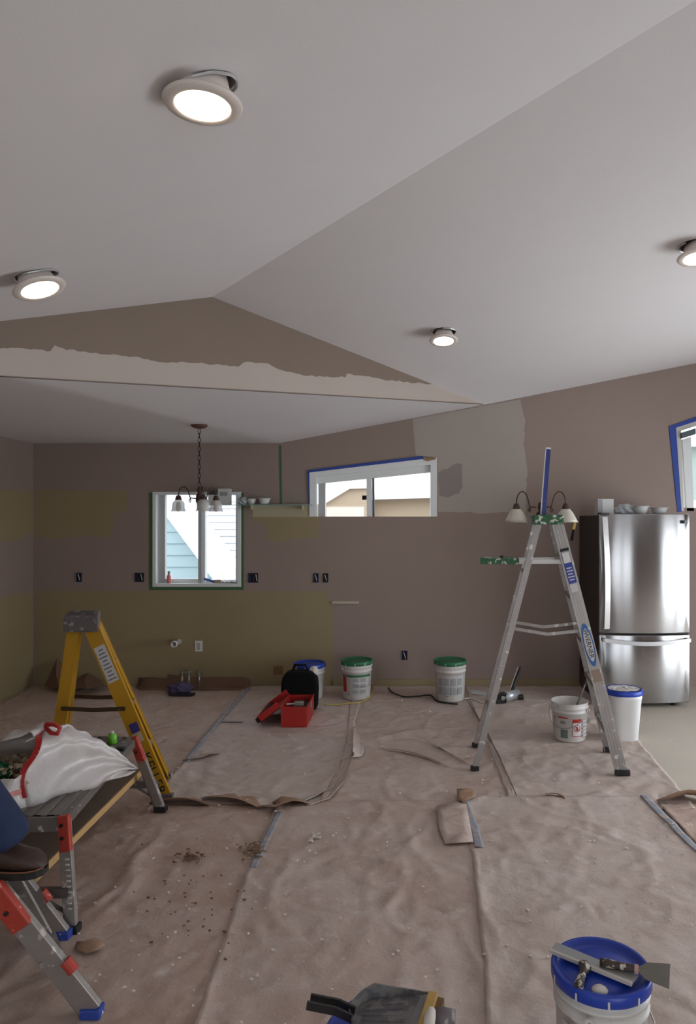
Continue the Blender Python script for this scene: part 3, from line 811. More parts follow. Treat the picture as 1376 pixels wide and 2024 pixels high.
# ------------------------------------------------------------------ recessed downlights
M_trim = mat('downlight_trim_white', (226, 214, 206), 0.5)
M_can = mat('downlight_can_brown', (110, 72, 60), 0.6, 0.2)
M_rim = mat('cut_foil_rim', (206, 206, 206), 0.35, 0.6)
M_lens = bpy.data.materials.new('lit_lens'); M_lens.use_nodes = True
_b = M_lens.node_tree.nodes['Principled BSDF']
_b.inputs['Base Color'].default_value = (1, 0.95, 0.85, 1); _b.inputs['Emission Color'].default_value = (1, 0.80, 0.56, 1); _b.inputs['Emission Strength'].default_value = 14
trees = []
dg = bpy.context.evaluated_depsgraph_get()
for o in (ceil_l, ceil_r):
    bm = bmesh.new(); bm.from_mesh(o.data); trees.append((o, BVHTree.FromBMesh(bm))); bm.free()
def hit_ceiling(px, py):
    d = V(((px - CX) / F, 1, (CY - py) / F)).normalized(); best = None
    for o, t in trees:
        loc, n, i, dist = t.ray_cast(V((0, 0, EYE)), d)
        if loc and (best is None or dist < best[3]): best = (o, loc, n, dist)
    return best
cutters = {}
def downlight(label, hole_px, flange_px, r_hole, r_fl, tilt_axis, tilt):
    o, loc, n, _ = hit_ceiling(*hole_px)
    if n.z > 0: n = -n
    cutters.setdefault(o.name, []).append((loc, n, r_hole))
    root = thing('recessed_downlight', label, 'downlight', loc, 0, 'pulled down recessed lights')
    Mc = frame_mat((0, 0, 0), n.orthogonal(), n.cross(n.orthogonal()))
    if (Mc.to_3x3() @ V((0, 0, 1))).dot(n) < 0:
        Mc = frame_mat((0, 0, 0), n.cross(n.orthogonal()), n.orthogonal())
    rh = r_hole
    MB().lathe([(rh * 1.0, -0.002), (rh, -0.15), (0.001, -0.15)], 32, Mc).build('can', M_can, root, smooth=True, fixn=False)
    # foil rim, broken and bent
    mb = MB(); pts = []
    for i in range(26):
        a = 2 * pi * (i + 1) / 29; pts.append(Mc @ V((rh * (1.0 + 0.02 * random.random()) * math.cos(a), rh * math.sin(a) * (1.0 + 0.02 * random.random()), 0.004 + random.uniform(0, 0.003))))
    mb.tube(pts, 0.0045, 6).build('foil_rim', M_rim, root)
    # fitting, hanging tilted below the hole
    dz = loc.y
    d_ = loc.y - 0.01
    fc = PX(flange_px[0], flange_px[1], d_) - loc
    ax = V(tilt_axis).normalized()
    nn = (Matrix.Rotation(tilt, 3, ax) @ V((0, 0, -1))).normalized()
    Mf = frame_mat(fc, nn.orthogonal(), nn.cross(nn.orthogonal()))
    if (Mf.to_3x3() @ V((0, 0, 1))).dot(nn) < 0: Mf = frame_mat(fc, nn.cross(nn.orthogonal()), nn.orthogonal())
    rl = r_fl * 0.70
    MB().lathe([(rl * 1.0, 0.003), (rl * 1.06, 0.006), (r_fl * 0.95, 0.002), (r_fl, -0.004), (r_fl * 0.98, -0.008), (rl * 1.0, -0.008)], 40, Mf).build('trim_ring', M_trim, root, smooth=True, fixn=False)
    drum = MB().lathe([(rl * 1.02, -0.006), (rl * 0.98, -0.04), (rl * 0.86, -0.075), (0.001, -0.08)], 32, Mf).build('housing', M_trim, root, smooth=True, fixn=False)
    MB().lathe([(0.001, 0.007), (rl * 0.7, 0.006), (rl * 1.0, 0.003)], 36, Mf).build('lens', M_lens, root, smooth=True, fixn=False)
    for sgn in (-0.35, 0.25):
        a = Mf @ V((sgn * rl, 0.3 * rl, -0.085)); MB().cyl(a, V((sgn * rl * 0.9, 0.02, 0.05)) - n * 0.0, 0.0012, n=6).build('spring_wire', M_trim, root)
    return root
downlight('large tilted recessed light hanging from the ceiling nearest the viewer', (405, 170), (401, 208), 0.083, 0.101, (0.2, 1, 0), 0.01)
downlight('recessed light tilted the other way near the left frame edge', (72, 543), (79, 572), 0.092, 0.114, (0, 1, 0), -0.38)
downlight('small recessed light on the right ceiling slope above the high window', (878, 655), (877, 674), 0.092, 0.110, (1, 0, 0), -0.20)
downlight('recessed light cut off by the right frame edge', (1376, 484), (1380, 510), 0.092, 0.112, (1, 0, 0), -0.12)
for o, _t in trees:
    if o.name not in cutters: continue
    mb = MB()
    for loc, n, rr in cutters[o.name]: mb.cyl(loc - n * 0.3, loc + n * 0.3, rr, n=32)
    ct = mb.build('cutter', None)
    md = o.modifiers.new('holes', 'BOOLEAN'); md.operation = 'DIFFERENCE'; md.object = ct; md.solver = 'EXACT'
    bpy.context.view_layer.update()
    me = bpy.data.meshes.new_from_object(o.evaluated_get(bpy.context.evaluated_depsgraph_get()))
    o.modifiers.clear(); o.data = me
    bpy.data.objects.remove(ct)

# ------------------------------------------------------------------ refrigerator
fx0, fx1, fy, ftop = 1.745, 2.590, 6.53, 1.792
M_side = mat('charcoal_enamel', (50, 44, 42), 0.55)
M_steel = mat('stainless_steel', (168, 167, 168), 0.24, 1.0, var=0.05, vscale=3, stretch=(1, 1, 40))
_nt = M_steel.node_tree; _b = _nt.nodes['Principled BSDF']
_b.inputs['Anisotropic'].default_value = 0.92; _b.inputs['Anisotropic Rotation'].default_value = 0.25; _b.inputs['Roughness'].default_value = 0.22
_tg = _nt.nodes.new('ShaderNodeTangent'); _tg.direction_type = 'RADIAL'; _tg.axis = 'Z'
_nt.links.new(_tg.outputs[0], _b.inputs['Tangent'])
fr = thing('refrigerator', 'stainless steel bottom freezer refrigerator with charcoal sides against the back wall', 'refrigerator', (fx0, fy, 0))
MB().box((0.005, 0.07, 0.035), (fx1 - fx0 - 0.005, D - fy - 0.03, ftop - 0.012)).build('cabinet', M_side, fr, bevel=0.008)
def doorpanel(nm, z0, z1, bulge=0.055):
    w = fx1 - fx0; n = 22; pts = [V((w * i / n, 0.012 + bulge * ((2 * i / n - 1) ** 2) - bulge * 0.3, z0)) for i in range(n + 1)]
    poly = pts + [V((w, 0.068, z0)), V((0, 0.068, z0))]
    return MB().prism(poly, (0, 0, z1 - z0)).build(nm, M_steel, fr, bevel=0.006, smooth=False)
dpu = doorpanel('upper_door', 0.690, ftop); dpl = doorpanel('freezer_drawer', 0.045, 0.672)
for d_ in (dpu, dpl):
    for pl in d_.data.polygons:
        pl.use_smooth = abs(pl.normal.z) < 0.3
# long bowed pull on the left of the upper door
hp = []
for i in range(13):
    t = i / 12; hp.append(V((0.065 - 0.02 * t * t - 0.01, -0.01 - 0.045 * math.sin(pi * t), 0.735 + 1.03 * t)))
mb = MB()
for a, b in zip(hp, hp[1:]): mb.bar(a, b, 0.052, 0.012, (1, 0.2, 0))
mb.build('door_handle', mat('bright_steel_pull', (196, 195, 195), 0.35, 0.7), dpu)
hp = [V((0.03 + (fx1 - fx0 - 0.06) * i / 16, -0.028 - 0.02 * math.sin(pi * i / 16), 0.602 + 0.03 * ((2 * i / 16 - 1) ** 2))) for i in range(17)]
mb = MB()
for a, b in zip(hp, hp[1:]): mb.bar(a, b, 0.036, 0.014, (0, 0.2, 1))
for q in (hp[0], hp[-1]): mb.box((q.x - 0.012, q.y, q.z - 0.015), (q.x + 0.012, 0.05, q.z + 0.015))
mb.build('drawer_handle', MATS['bright_steel_pull'], dpl)
MB().box((0.775, -0.004, 1.705), (0.80, 0.035, 1.735)).build('badge', mat('badge_grey', (120, 120, 124), 0.4), fr)
for q in (0.06, 0.72): MB().cyl((q, 0.12, 0), (q, 0.12, 0.04), 0.022, n=12).build('foot', M_black, fr)
MB().box((0.01, 0.02, ftop - 0.01), (0.09, 0.14, ftop + 0.012)).build('hinge_cover', M_side, fr, bevel=0.004)

M_boxw = mat('white_card', (196, 196, 194), 0.7, var=0.04)
def carton(label, lo, hi, print_z, root_loc, group=None):
    o = thing('small_carton', label, 'carton', root_loc)
    MB().box(lo, hi).build('box', M_boxw, o, bevel=0.002)
    return o
bt = ftop + 0.001
c1 = carton('white and grey carton standing on the refrigerator', (0, 0, 0), (0.15, 0.12, 0.155), 0, (1.70 + 0.06, 6.68, ftop - 0.011))
MB().box((-0.0, -0.002, 0), (0.045, 0.0, 0.15)).build('printed_side', mat('grey_print_panel', (150, 150, 152), 0.7), c1)
def bag(label, loc, sc, name='plastic_bag'):
    o = thing(name, label, 'plastic bag', loc)
    bm = bmesh.new(); bmesh.ops.create_icosphere(bm, subdivisions=4, radius=1)
    for v in bm.verts:
        p = v.co.copy(); k = 1 + 0.16 * math.sin(p.x * 7 + p.z * 5) * math.sin(p.y * 6 + 1.3) + 0.08 * math.sin(p.z * 17 + p.x * 11)
        v.co = V((p.x * sc[0] * k, p.y * sc[1] * k, max(0.0, (p.z * k + 0.75) * sc[2])))
    me = bpy.data.meshes.new('film'); bm.to_mesh(me); bm.free(); me.polygons.foreach_set('use_smooth', [True] * len(me.polygons))
    me.materials.append(mat('clear_film', (206, 212, 214), 0.25, alpha=0.55)); f = bpy.data.objects.new('film', me); COL.objects.link(f); f.parent = o
    mb = MB(); mb.lathe([(0.001, 0.012), (sc[0] * 0.5, 0.012), (sc[0] * 0.55, sc[2] * 0.5), (0.001, sc[2] * 0.55)], 14).build('teal_contents', mat('teal_plastic', (90, 150, 160), 0.5), o, smooth=True)
    return o
bag('crumpled clear bag with teal contents on the refrigerator', (2.02, 6.74, ftop - 0.011), (0.085, 0.07, 0.06))
M_bowl = mat('frosted_white_bowl', (206, 206, 204), 0.4)
def bowl(label, loc, r, h, tilt=0.0):
    o = MB().lathe([(0.001, 0), (r * 0.55, 0), (r * 0.72, h * 0.3), (r * 0.88, h * 0.8), (r * 0.90, h * 0.93), (r * 1.06, h), (r * 1.05, h * 0.96), (r * 0.86, h * 0.9), (r * 0.66, h * 0.3), (0.001, 0.006)], 28).build('bowl', M_bowl, smooth=True, fixn=False)
    o.location = loc; o.rotation_euler = (tilt, 0, 0)
    return tag(o, label, 'bowl', 'white bowls')
bowl('white bowl standing in the middle of the refrigerator top', (2.17, 6.70, ftop - 0.009), 0.078, 0.085)
bowl('wide shallow white bowl rightmost on the refrigerator top', (2.345, 6.70, ftop - 0.009), 0.082, 0.07)
bowl('white bowl behind the others on the refrigerator top', (2.10, 6.92, ftop - 0.009), 0.07, 0.10, 0)

# ------------------------------------------------------------------ glass shelf beside the kitchen window
zs = bz(998)
sh = thing('glass_shelf', 'narrow glass shelf with a teal edge beside the kitchen window', 'shelf', (bx(520), D, zs))
MB().box((bx(414) - bx(520), -0.16, -0.006), (bx(620) - bx(520), -0.002, 0)).build('glass_plate', mat('teal_glass_edge', (150, 190, 186), 0.2, alpha=0.7), sh)
for q in (500, 600): MB().box((bx(q) - bx(520) - 0.006, -0.10, -0.05), (bx(q) - bx(520) + 0.006, -0.001, -0.006)).build('bracket', M_cream, sh)
c2 = carton('white carton on the glass shelf in front of the kitchen window', (0, 0, 0), (bx(460) - bx(438), 0.10, bz(967) - zs), 0, (bx(438), D - 0.14, zs + 0.001))
MB().box((0.02, -0.002, 0.09), (bx(460) - bx(438) - 0.02, 0.0, 0.13)).build('printed_side', MATS['grey_print_panel'], c2)
c3 = carton('narrow dark edged carton at the window end of the glass shelf', (0, 0, 0), (bx(437) - bx(419), 0.10, bz(971) - zs), 0, (bx(419), D - 0.14, zs + 0.001))
MB().box((0.0, -0.002, 0.10), (bx(437) - bx(419), 0.0, bz(971) - zs)).build('printed_side', mat('dark_print_panel', (62, 58, 54), 0.7), c3)
bag('small crumpled bag on the glass shelf between carton and bowls', (bx(484), D - 0.09, zs + 0.002), (0.05, 0.05, 0.045))
bowl('white cup shaped bowl on the glass shelf nearer the window', (bx(501), D - 0.09, zs + 0.002), 0.052, 0.06)
bowl('wide rimmed white bowl on the glass shelf', (bx(526), D - 0.09, zs + 0.002), 0.068, 0.065)

# things on the kitchen window sill
M_pink = mat('pink_soap', (206, 120, 116), 0.3)
o = thing('spray_bottle', 'small pink soap bottle on the left of the window sill', 'bottle', (bx(332), D + 0.03, bz(1153)))
MB().lathe([(0.001, 0), (0.022, 0), (0.022, 0.07), (0.012, 0.09), (0.010, 0.10)], 16).build('body', M_pink, o, smooth=True)
MB().cyl((0, 0, 0.10), (0, 0, 0.125), 0.012, n=12).build('cap', mat('bottle_cap_dark', (120, 110, 112), 0.5), o)
o = MB().tube([V((bx(404), D + 0.0, bz(1144))), V((bx(412), D + 0.02, bz(1147))), V((bx(424), D - 0.0, bz(1150)))], 0.012, 8).build('blue_rag', mat('blue_cloth', (60, 90, 160), 0.9))
tag(o, 'twisted blue rag lying on the window sill', 'rag')
o = MB().box((bx(422), D + 0.0, bz(1153)), (bx(436), D + 0.03, bz(1146))).build('sponge', mat('beige_sponge', (170, 152, 120), 0.9, bump=0.4), bevel=0.004)
tag(o, 'beige sponge in the middle of the window sill', 'sponge')
mb = MB(); mb.grid([[V((bx(436 + 33 * i / 8), D - 0.01 + 0.06 * j / 3, bz(1152) + 0.02 * abs(math.sin(i * 1.7 + j)))) for j in range(4)] for i in range(9)])
tag(mb.build('white_cloth', mat('white_cloth', (214, 214, 218), 0.9), smooth=True, solid=0.002), 'crumpled white cloth at the right of the window sill', 'cloth')

# ------------------------------------------------------------------ wall fittings
M_boxblue = mat('blue_box_plastic', (24, 34, 84), 0.5)
def ebox(label, px, py, w, h, m=M_boxblue, gangs=1):
    o = thing('electrical_box', label, 'outlet box', (bx(px), D, bz(py)), 0, 'open blue outlet boxes')
    ww = w / K; hh = h / K; t = 0.007
    mb = MB(); mb.box((-ww / 2, -0.012, -hh / 2), (ww / 2, -0.001, -hh / 2 + t)); mb.box((-ww / 2, -0.012, hh / 2 - t), (ww / 2, -0.001, hh / 2))
    mb.box((-ww / 2, -0.012, -hh / 2), (-ww / 2 + t, -0.001, hh / 2)); mb.box((ww / 2 - t, -0.012, -hh / 2), (ww / 2, -0.001, hh / 2)); mb.build('rim', m, o)
    MB().box((-ww / 2, -0.004, -hh / 2), (ww / 2, -0.001, hh / 2)).build('back', M_dark, o)
    for g in range(gangs):
        c = -ww / 2 + ww * (g + 0.5) / gangs
        MB().bar((c - ww * 0.18 / gangs, -0.009, hh * 0.36), (c + ww * 0.18 / gangs, -0.011, -hh * 0.34), 0.008, 0.006, (1, 0, 0)).build('wire', mat('wire_white', (190, 186, 180), 0.5) if g == gangs - 1 else m, o)
    return o
ebox('single blue outlet box leftmost on the back wall', 157, 1141, 10, 18)
ebox('double blue outlet box just left of the kitchen window', 276, 1141, 18, 18, gangs=2)
ebox('triple blue outlet box just right of the kitchen window', 501, 1142, 19, 19, gangs=3)
ebox('narrow blue outlet box above the yellow paint corner', 625, 1142, 10, 18)
ebox('dark outlet box beside the narrow blue one', 644, 1142, 10, 18, mat('black_box_plastic', (22, 20, 24), 0.5))
ebox('low blue outlet box above the two green lidded buckets', 800, 1295, 11, 18)
o = thing('outlet_plate', 'white outlet cover plate on the yellow wall', 'outlet', (bx(393), D, bz(1277)))
MB().box((-0.04, -0.008, -0.056), (0.04, -0.001, 0.056)).build('plate', M_whiteplastic, o, bevel=0.003)
MB().box((-0.018, -0.011, -0.036), (0.018, -0.007, 0.036)).build('socket', mat('socket_grey', (176, 172, 168), 0.5), o, bevel=0.002)
o = thing('drain_stub', 'white plastic drain pipe stub sticking out of the yellow wall', 'pipe', (bx(354), D, bz(1268)))
MB().lathe([(0.028, 0), (0.028, 0.13), (0.034, 0.13), (0.034, 0.17), (0.024, 0.17), (0.024, 0.02)], 20, Matrix.Rotation(pi / 2, 4, 'X') ).build('pipe', M_whiteplastic, o, smooth=True, fixn=False)
MB().cyl((0, -0.06, 0), (0, -0.065, 0), 0.0245, n=18).build('bore', M_dark, o)
M_chrome = mat('dull_chrome', (170, 166, 156), 0.35, 0.8)
for lab, px in (('left chrome supply valve rising from the floor at the back wall', 371), ('middle chrome supply valve at the back wall', 384), ('right chrome supply valve at the back wall', 404)):
    o = thing('supply_valve', lab, 'valve', (bx(px), D - 0.18, 0.0), 0, 'chrome supply valves')
    MB().cyl((0, 0, 0.0), (0, 0, 0.19), 0.012, n=12).build('pipe', M_chrome, o, smooth=True)
    MB().cyl((0, 0, 0.15), (0, 0, 0.2), 0.022, n=12).build('valve_body', M_chrome, o)
    MB().cyl((-0.035, -0.01, 0.185), (0.035, -0.01, 0.185), 0.008, n=10).build('handle', M_chrome, o)
o = bag('purple rag bundle on the floor below the supply valves', (bx(378), D - 0.36, 0.012), (0.12, 0.07, 0.06), 'rag_bundle')
o['category'] = 'rag'
for ch in o.children: ch.data.materials.clear(); ch.data.materials.append(mat('purple_cloth', (84, 76, 106), 0.9, bump=0.3, bscale=30))
o = MB().box((bx(350) * 0.97, 6.93, 0.012), (bx(350) * 0.97 + 0.24, 7.0, 0.03)).build('black_tray', M_black, bevel=0.004); tag(o, 'thin black tray lying in front of the purple rag', 'tray')
o = MB().box((2.62, 5.95, 0.0), (2.9, 6.25, 0.012)).build('floor_register', mat('dark_floor_vent', (48, 46, 46), 0.6), bevel=0.002); tag(o, 'dark floor register at the right frame edge near the refrigerator', 'floor vent')
o['label'] = 'dark floor register at the right frame edge near the refrigerator'

# ------------------------------------------------------------------ aluminium stepladder
ax = V((0.9945, -0.1045, 0)).normalized()
lad = thing('step_ladder', 'tall paint spattered aluminium stepladder standing in front of the refrigerator side', 'ladder', (0.960, 5.086, 0.014), math.atan2(ax.y, ax.x))
H = 1.70
def fr_(s, z): t = z / H; return V((lerp(0.497, 0.075, t), s * lerp(0.24, 0.15, t), z))
def rr_(s, z): t = z / H; return V((lerp(-0.497, -0.055, t), s * lerp(0.25, 0.13, t), z))
for s in (-1, 1):
    mb = MB()
    a, b = fr_(s, 0.0), fr_(s, H)
    mb.bar(a, b, 0.082, 0.004, (1, 0, 0))
    for e in (-1, 1):
        off = V((e * 0.039, -s * 0.014, 0)); mb.bar(a + off, b + off, 0.005, 0.03, (1, 0, 0))
    for e in (-0.02, 0.0, 0.02):
        off = V((e, s * 0.003, 0)); mb.bar(a + off + V((0, 0, .35)) * 0 , b + off, 0.004, 0.003, (1, 0, 0))
    rl = mb.build('front_rail', M_alu, lad)
    MB().box((-0.05, -0.018, 0), (0.05, 0.018, 0.035), Matrix.Translation(a)).build('foot', M_black, rl, bevel=0.004)
    mb = MB(); a, b = rr_(s, 0.0), rr_(s, H); mb.bar(a, b, 0.044, 0.022, (1, 0, 0)); rl2 = mb.build('rear_leg', M_alu, lad, bevel=0.002)
    MB().box((-0.03, -0.018, 0), (0.03, 0.018, 0.03), Matrix.Translation(a)).build('foot', M_black, rl2, bevel=0.004)
    mb = MB(); p = rr_(s, 0.97); q = fr_(s, 0.965); m_ = (p + q) / 2 - V((0, 0, 0.035)); off = V((0, -s * 0.02, 0))
    mb.bar(p + off, m_ + off, 0.022, 0.004, (0, 0, 1)); mb.bar(m_ + off, q + off, 0.022, 0.004, (0, 0, 1)); mb.build('spreader', M_alu, lad)
    for zb in (0.965,):
        MB().cyl(q + V((0, s * 0.004, 0)), q + V((0, s * 0.010, 0)), 0.010, n=12).build('rivet', M_aludark, lad)
for z in (0.30, 0.60, 0.90, 1.20, 1.47):
    a, b = fr_(-1, z), fr_(1, z)
    mb = MB(); mb.box((a.x - 0.042, a.y + 0.003, z - 0.004), (a.x + 0.036, b.y - 0.003, z)); mb.box((a.x + 0.032, a.y + 0.003, z - 0.03), (a.x + 0.036, b.y - 0.003, z)); mb.box((a.x - 0.042, a.y + 0.003, z - 0.025), (a.x - 0.038, b.y - 0.003, z))
    mb.build('step', M_alu, lad)
for z in (0.35, 1.35):
    a, b = rr_(-1, z), rr_(1, z); MB().bar(a, b, 0.03, 0.01, (0, 0, 1)).build('rear_brace', M_aludark, lad)
MB().box((-0.095, -0.175, H - 0.005), (0.115, 0.175, H + 0.062)).build('top_cap', M_greenpaint, lad, bevel=0.01)
# pail shelf edge-on, green painted end
MB().box((-0.46, -0.14, 1.415), (-0.19, 0.12, 1.455)).build('pail_shelf', M_greenpaint, lad, bevel=0.004)
for s in (-1, 1): MB().bar(V((-0.20, s * 0.13, 1.432)), V((0.14, s * 0.15, 1.437)), 0.03, 0.008, (0, 0, 1)).build('shelf_arm', M_whiteplastic, lad)
MB().cyl((-0.31, -0.1, 1.455), (-0.31, -0.1, 1.475), 0.012, n=10).build('shelf_knob', M_black, lad)
# stickers on the near front rail
def on_rail(z, off=0.0035):
    a = fr_(-1, z); return a + V((0, -off - 0.003, 0))
dirr = (fr_(-1, 1.0) - fr_(-1, 0.9)).normalized()
def sticker(nm, z0, z1, w, m, par=lad, off=0.0035, shift=0.0):
    return MB().bar(on_rail(z0, off) + V((shift, 0, 0)), on_rail(z1, off) + V((shift, 0, 0)), w, 0.0012, (1, 0, 0)).build(nm, m, par)
sticker('label', 1.29, 1.50, 0.056, M_bluesticker)
sticker('label', 1.43, 1.50, 0.05, M_whiteplastic, off=0.005); sticker('label', 1.23, 1.285, 0.05, M_paper_label)
sticker('label', 1.51, 1.53, 0.06, M_inkblack)
for k in range(5): sticker('label_print', 1.31 + k * 0.02, 1.318 + k * 0.02, 0.035 + 0.01 * (k % 2), M_paper_label, off=0.005)
sticker('label', 0.62, 0.70, 0.06, mat('brown_smudge', (150, 128, 112), 0.7), off=0.0035)
# oval logo
c0 = on_rail(0.87, 0.0045); Mo = frame_mat(c0, -dirr, V((1, 0, 0)))
if (Mo.to_3x3() @ V((0, 0, 1))).y > 0: Mo = frame_mat(c0, -dirr, V((1, 0, 0)) * -1)
mb = MB(); mb.add([Mo @ V((0.15 * math.cos(2 * pi * i / 28), 0.034 * math.sin(2 * pi * i / 28), 0)) for i in range(28)], [tuple(range(28))]); mb.build('logo_oval', M_oval, lad)
mb = MB(); mb.add([Mo @ V((0.115 * math.cos(2 * pi * i / 28), 0.026 * math.sin(2 * pi * i / 28), 0.0012)) for i in range(28)], [tuple(range(28))]); mb.build('logo_field', M_paper_label, lad)
text('logo_text', 'WERNER', 0.046, M_inkblack, lad, Mo @ Matrix.Translation((0, 0, 0.002)))

# blue level standing on the ladder top
lv = thing('spirit_level', 'long blue level with white edge standing upright on the ladder top', 'level', PX(1074, 1013, 5.07))
lv.location.z = 0.014 + H + 0.062
tiltp = V((0.035, 0, 0.47))
MB().bar((0, 0, 0), tiltp, 0.034, 0.022, (1, 0, 0)).build('body', mat('deep_blue_enamel', (28, 44, 120), 0.45, var=0.12, vscale=18, speck=(150, 160, 190), spscale=60, spth=0.7), lv, bevel=0.002)
MB().bar((-0.0185, -0.002, 0), tiltp + V((-0.0185, -0.002, 0)), 0.005, 0.024, (1, 0, 0)).build('edge_strip', M_whiteplastic, lv)
MB().bar(tiltp, tiltp + V((0.001, 0, 0.012)), 0.036, 0.024, (1, 0, 0)).build('end_cap', M_whiteplastic, lv)

# ------------------------------------------------------------------ bell shade lamp fittings
M_iron = mat('aged_bronze', (82, 62, 54), 0.5, 0.5, var=0.15, vscale=30)
M_shade = mat('frosted_glass_shade', (206, 200, 186), 0.35)
M_shade2 = mat('pale_translucent_shade', (226, 224, 220), 0.3, alpha=0.38)
def lamp_arm(root, ang, R, zc, m_iron, m_shade, sh_r, loop):
    c, s = math.cos(ang), math.sin(ang)
    P_ = lambda r, z: V((c * r, s * r, z))
    pts = [P_(0.03, zc), P_(R * 0.42, zc + 0.005), P_(R * 0.50, zc - 0.02), P_(R * 0.44, zc - 0.035), P_(R * 0.40, zc - 0.015), P_(R * 0.46, zc + 0.02)]
    pts += [P_(R * 0.5 + R * 0.5 * (1 - math.cos(pi * k / 8)) / 2 * 1.0, zc + 0.03 + loop * math.sin(pi * k / 8)) for k in range(1, 8)] + [P_(R, zc + 0.01)]
    arm = MB().tube(pts, 0.005, 8).build('arm', m_iron, root, smooth=True)
    q = P_(R, zc)
    MB().lathe([(0.001, 0.03), (0.018, 0.025), (0.026, 0.0), (0.028, -0.012)], 16, Matrix.Translation(q)).build('socket_cup', m_iron, arm, smooth=True)
    MB().lathe([(0.022, -0.008), (0.03, -0.014), (0.052, -0.04), (sh_r * 0.86, -0.085), (sh_r, -0.108), (sh_r * 0.95, -0.106), (sh_r * 0.8, -0.08), (0.045, -0.036), (0.024, -0.014)], 28, Matrix.Translation(q)).build('shade', m_shade, arm, smooth=True, fixn=False)
    MB().lathe([(0.012, -0.03), (0.02, -0.06), (0.024, -0.085), (0.016, -0.105), (0.001, -0.112)], 14, Matrix.Translation(q)).build('bulb', M_whiteplastic, arm, smooth=True)
ch = thing('chandelier', 'bronze chandelier with pale bell shades hanging before the kitchen window', 'chandelier', PX(394, 838, 5.98))
ch.location.z = 2.54
MB().lathe([(0.001, 0), (0.068, 0), (0.066, -0.014), (0.045, -0.026), (0.012, -0.034), (0.001, -0.034)], 28).build('canopy', mat('brown_canopy', (104, 66, 58), 0.5, 0.3), ch, smooth=True)
zt, zb = -0.034, PX(0, 962, 5.98).z - 2.54
mb = MB(); nl = 13; step = (zb - zt) / nl
for k in range(nl):
    zc = zt + step * (k + 0.5); ring = []
    for i in range(12):
        a = 2 * pi * i / 12; u, w = 0.011 * math.cos(a), abs(step) * 0.62 * math.sin(a)
        ring.append(V((u, 0, zc + w)) if k % 2 == 0 else V((0, u, zc + w)))
    mb.tube(ring, 0.0028, 6, closed=True)
chain = mb.build('chain', mat('dark_iron', (36, 30, 30), 0.5, 0.5), ch, smooth=True); chain['kind'] = 'stuff'
zz0 = zb
MB().lathe([(0.001, 0), (0.012, -0.005), (0.02, -0.03), (0.012, -0.05), (0.026, -0.075), (0.03, -0.12), (0.014, -0.16), (0.018, -0.19), (0.001, -0.205)], 20, Matrix.Translation((0, 0, zz0))).build('stem', M_iron, ch, smooth=True)
for k in range(3): lamp_arm(ch, pi * 0.98 + k * 2 * pi / 3, 0.18, zz0 - 0.10, M_iron, M_shade2, 0.062, 0.07)

fx = thing('lamp_fixture', 'two shade bronze lamp fitting resting on the aluminium ladder top', 'lamp', PX(1068, 1012, 5.12))
fx.location.z = 0.014 + H + 0.062
MB().lathe([(0.001, 0), (0.03, 0), (0.03, 0.012), (0.012, 0.03), (0.02, 0.05), (0.014, 0.085), (0.001, 0.095)], 18).build('stem', M_iron, fx, smooth=True)
for a_, R_ in ((pi, 0.172), (0.0, 0.185)): lamp_arm(fx, a_, R_, 0.055, M_iron, M_shade, 0.088, 0.085)
br = thing('paint_brush', 'small brush with yellow handle hanging at the right lamp shade', 'brush', PX(1137, 1034, 5.10))
MB().bar((0, 0, 0), (-0.012, 0, -0.045), 0.018, 0.012, (1, 0, 0)).build('ferrule', mat('yellow_handle', (196, 160, 60), 0.5), br)
MB().bar((-0.012, 0, -0.045), (-0.026, 0, -0.125), 0.012, 0.010, (1, 0, 0), 0.02).build('bristles', M_blackcloth, br)
MB().bar((0.004, 0, 0.02), (0, 0, 0), 0.012, 0.010, (1, 0, 0), 0.016).build('handle', MATS['yellow_handle'], br)

# ------------------------------------------------------------------ yellow stepladder
yl = thing('step_ladder', 'short yellow fibreglass stepladder with paint spattered top at the left', 'ladder', (-1.95, 4.6, 0.012))
yo = yl.location
def yw(x, y, z): return V((x, y, z)) - V((yo.x, yo.y, 0))
HY = 1.05
fn0, fn1 = yw(-1.535, 4.40, 0), yw(-2.035, 4.50, HY); ff0, ff1 = yw(-1.665, 4.76, 0), yw(-2.115, 4.72, HY)
rn0, rn1 = yw(-2.26, 4.42, 0), yw(-2.145, 4.50, HY); rf0, rf1 = yw(-2.375, 4.78, 0), yw(-2.225, 4.72, HY)
def yrail(nm, a, b, w, s, feet=True):
    mb = MB(); mb.bar(a, b, w, 0.005, (1, 0, 0))
    for e in (-1, 1):
        off = V((e * (w / 2 - 0.0025), -s * 0.015, 0)); mb.bar(a + off, b + off, 0.005, 0.032, (1, 0, 0))
    o = mb.build(nm, M_yel, yl)
    MB().box((-w * 0.6, -0.02, 0), (w * 0.6, 0.02, 0.03), Matrix.Translation(a)).build('foot', M_paint_grey, o, bevel=0.003)
    return o
nr = yrail('front_rail', fn0, fn1, 0.095, -1); yrail('front_rail', ff0, ff1, 0.095, 1)
yrail('rear_leg', rn0, rn1, 0.075, -1); yrail('rear_leg', rf0, rf1, 0.075, 1)
for z in (0.27, 0.54, 0.81):
    t = z / HY; a, b = lerp(fn0, fn1, t), lerp(ff0, ff1, t)
    mb = MB(); mb.bar(a + V((0.0, 0, 0)), b, 0.085, 0.005, (1, 0, 0)); mb.bar(a + V((0.042, 0, -0.015)), b + V((0.042, 0, -0.015)), 0.005, 0.03, (1, 0, 0)); mb.build('step', M_alu, yl)
for z in (0.3, 0.75):
    t = z / HY; MB().bar(lerp(rn0, rn1, t), lerp(rf0, rf1, t), 0.03, 0.008, (0, 0, 1)).build('rear_brace', M_aludark, yl)
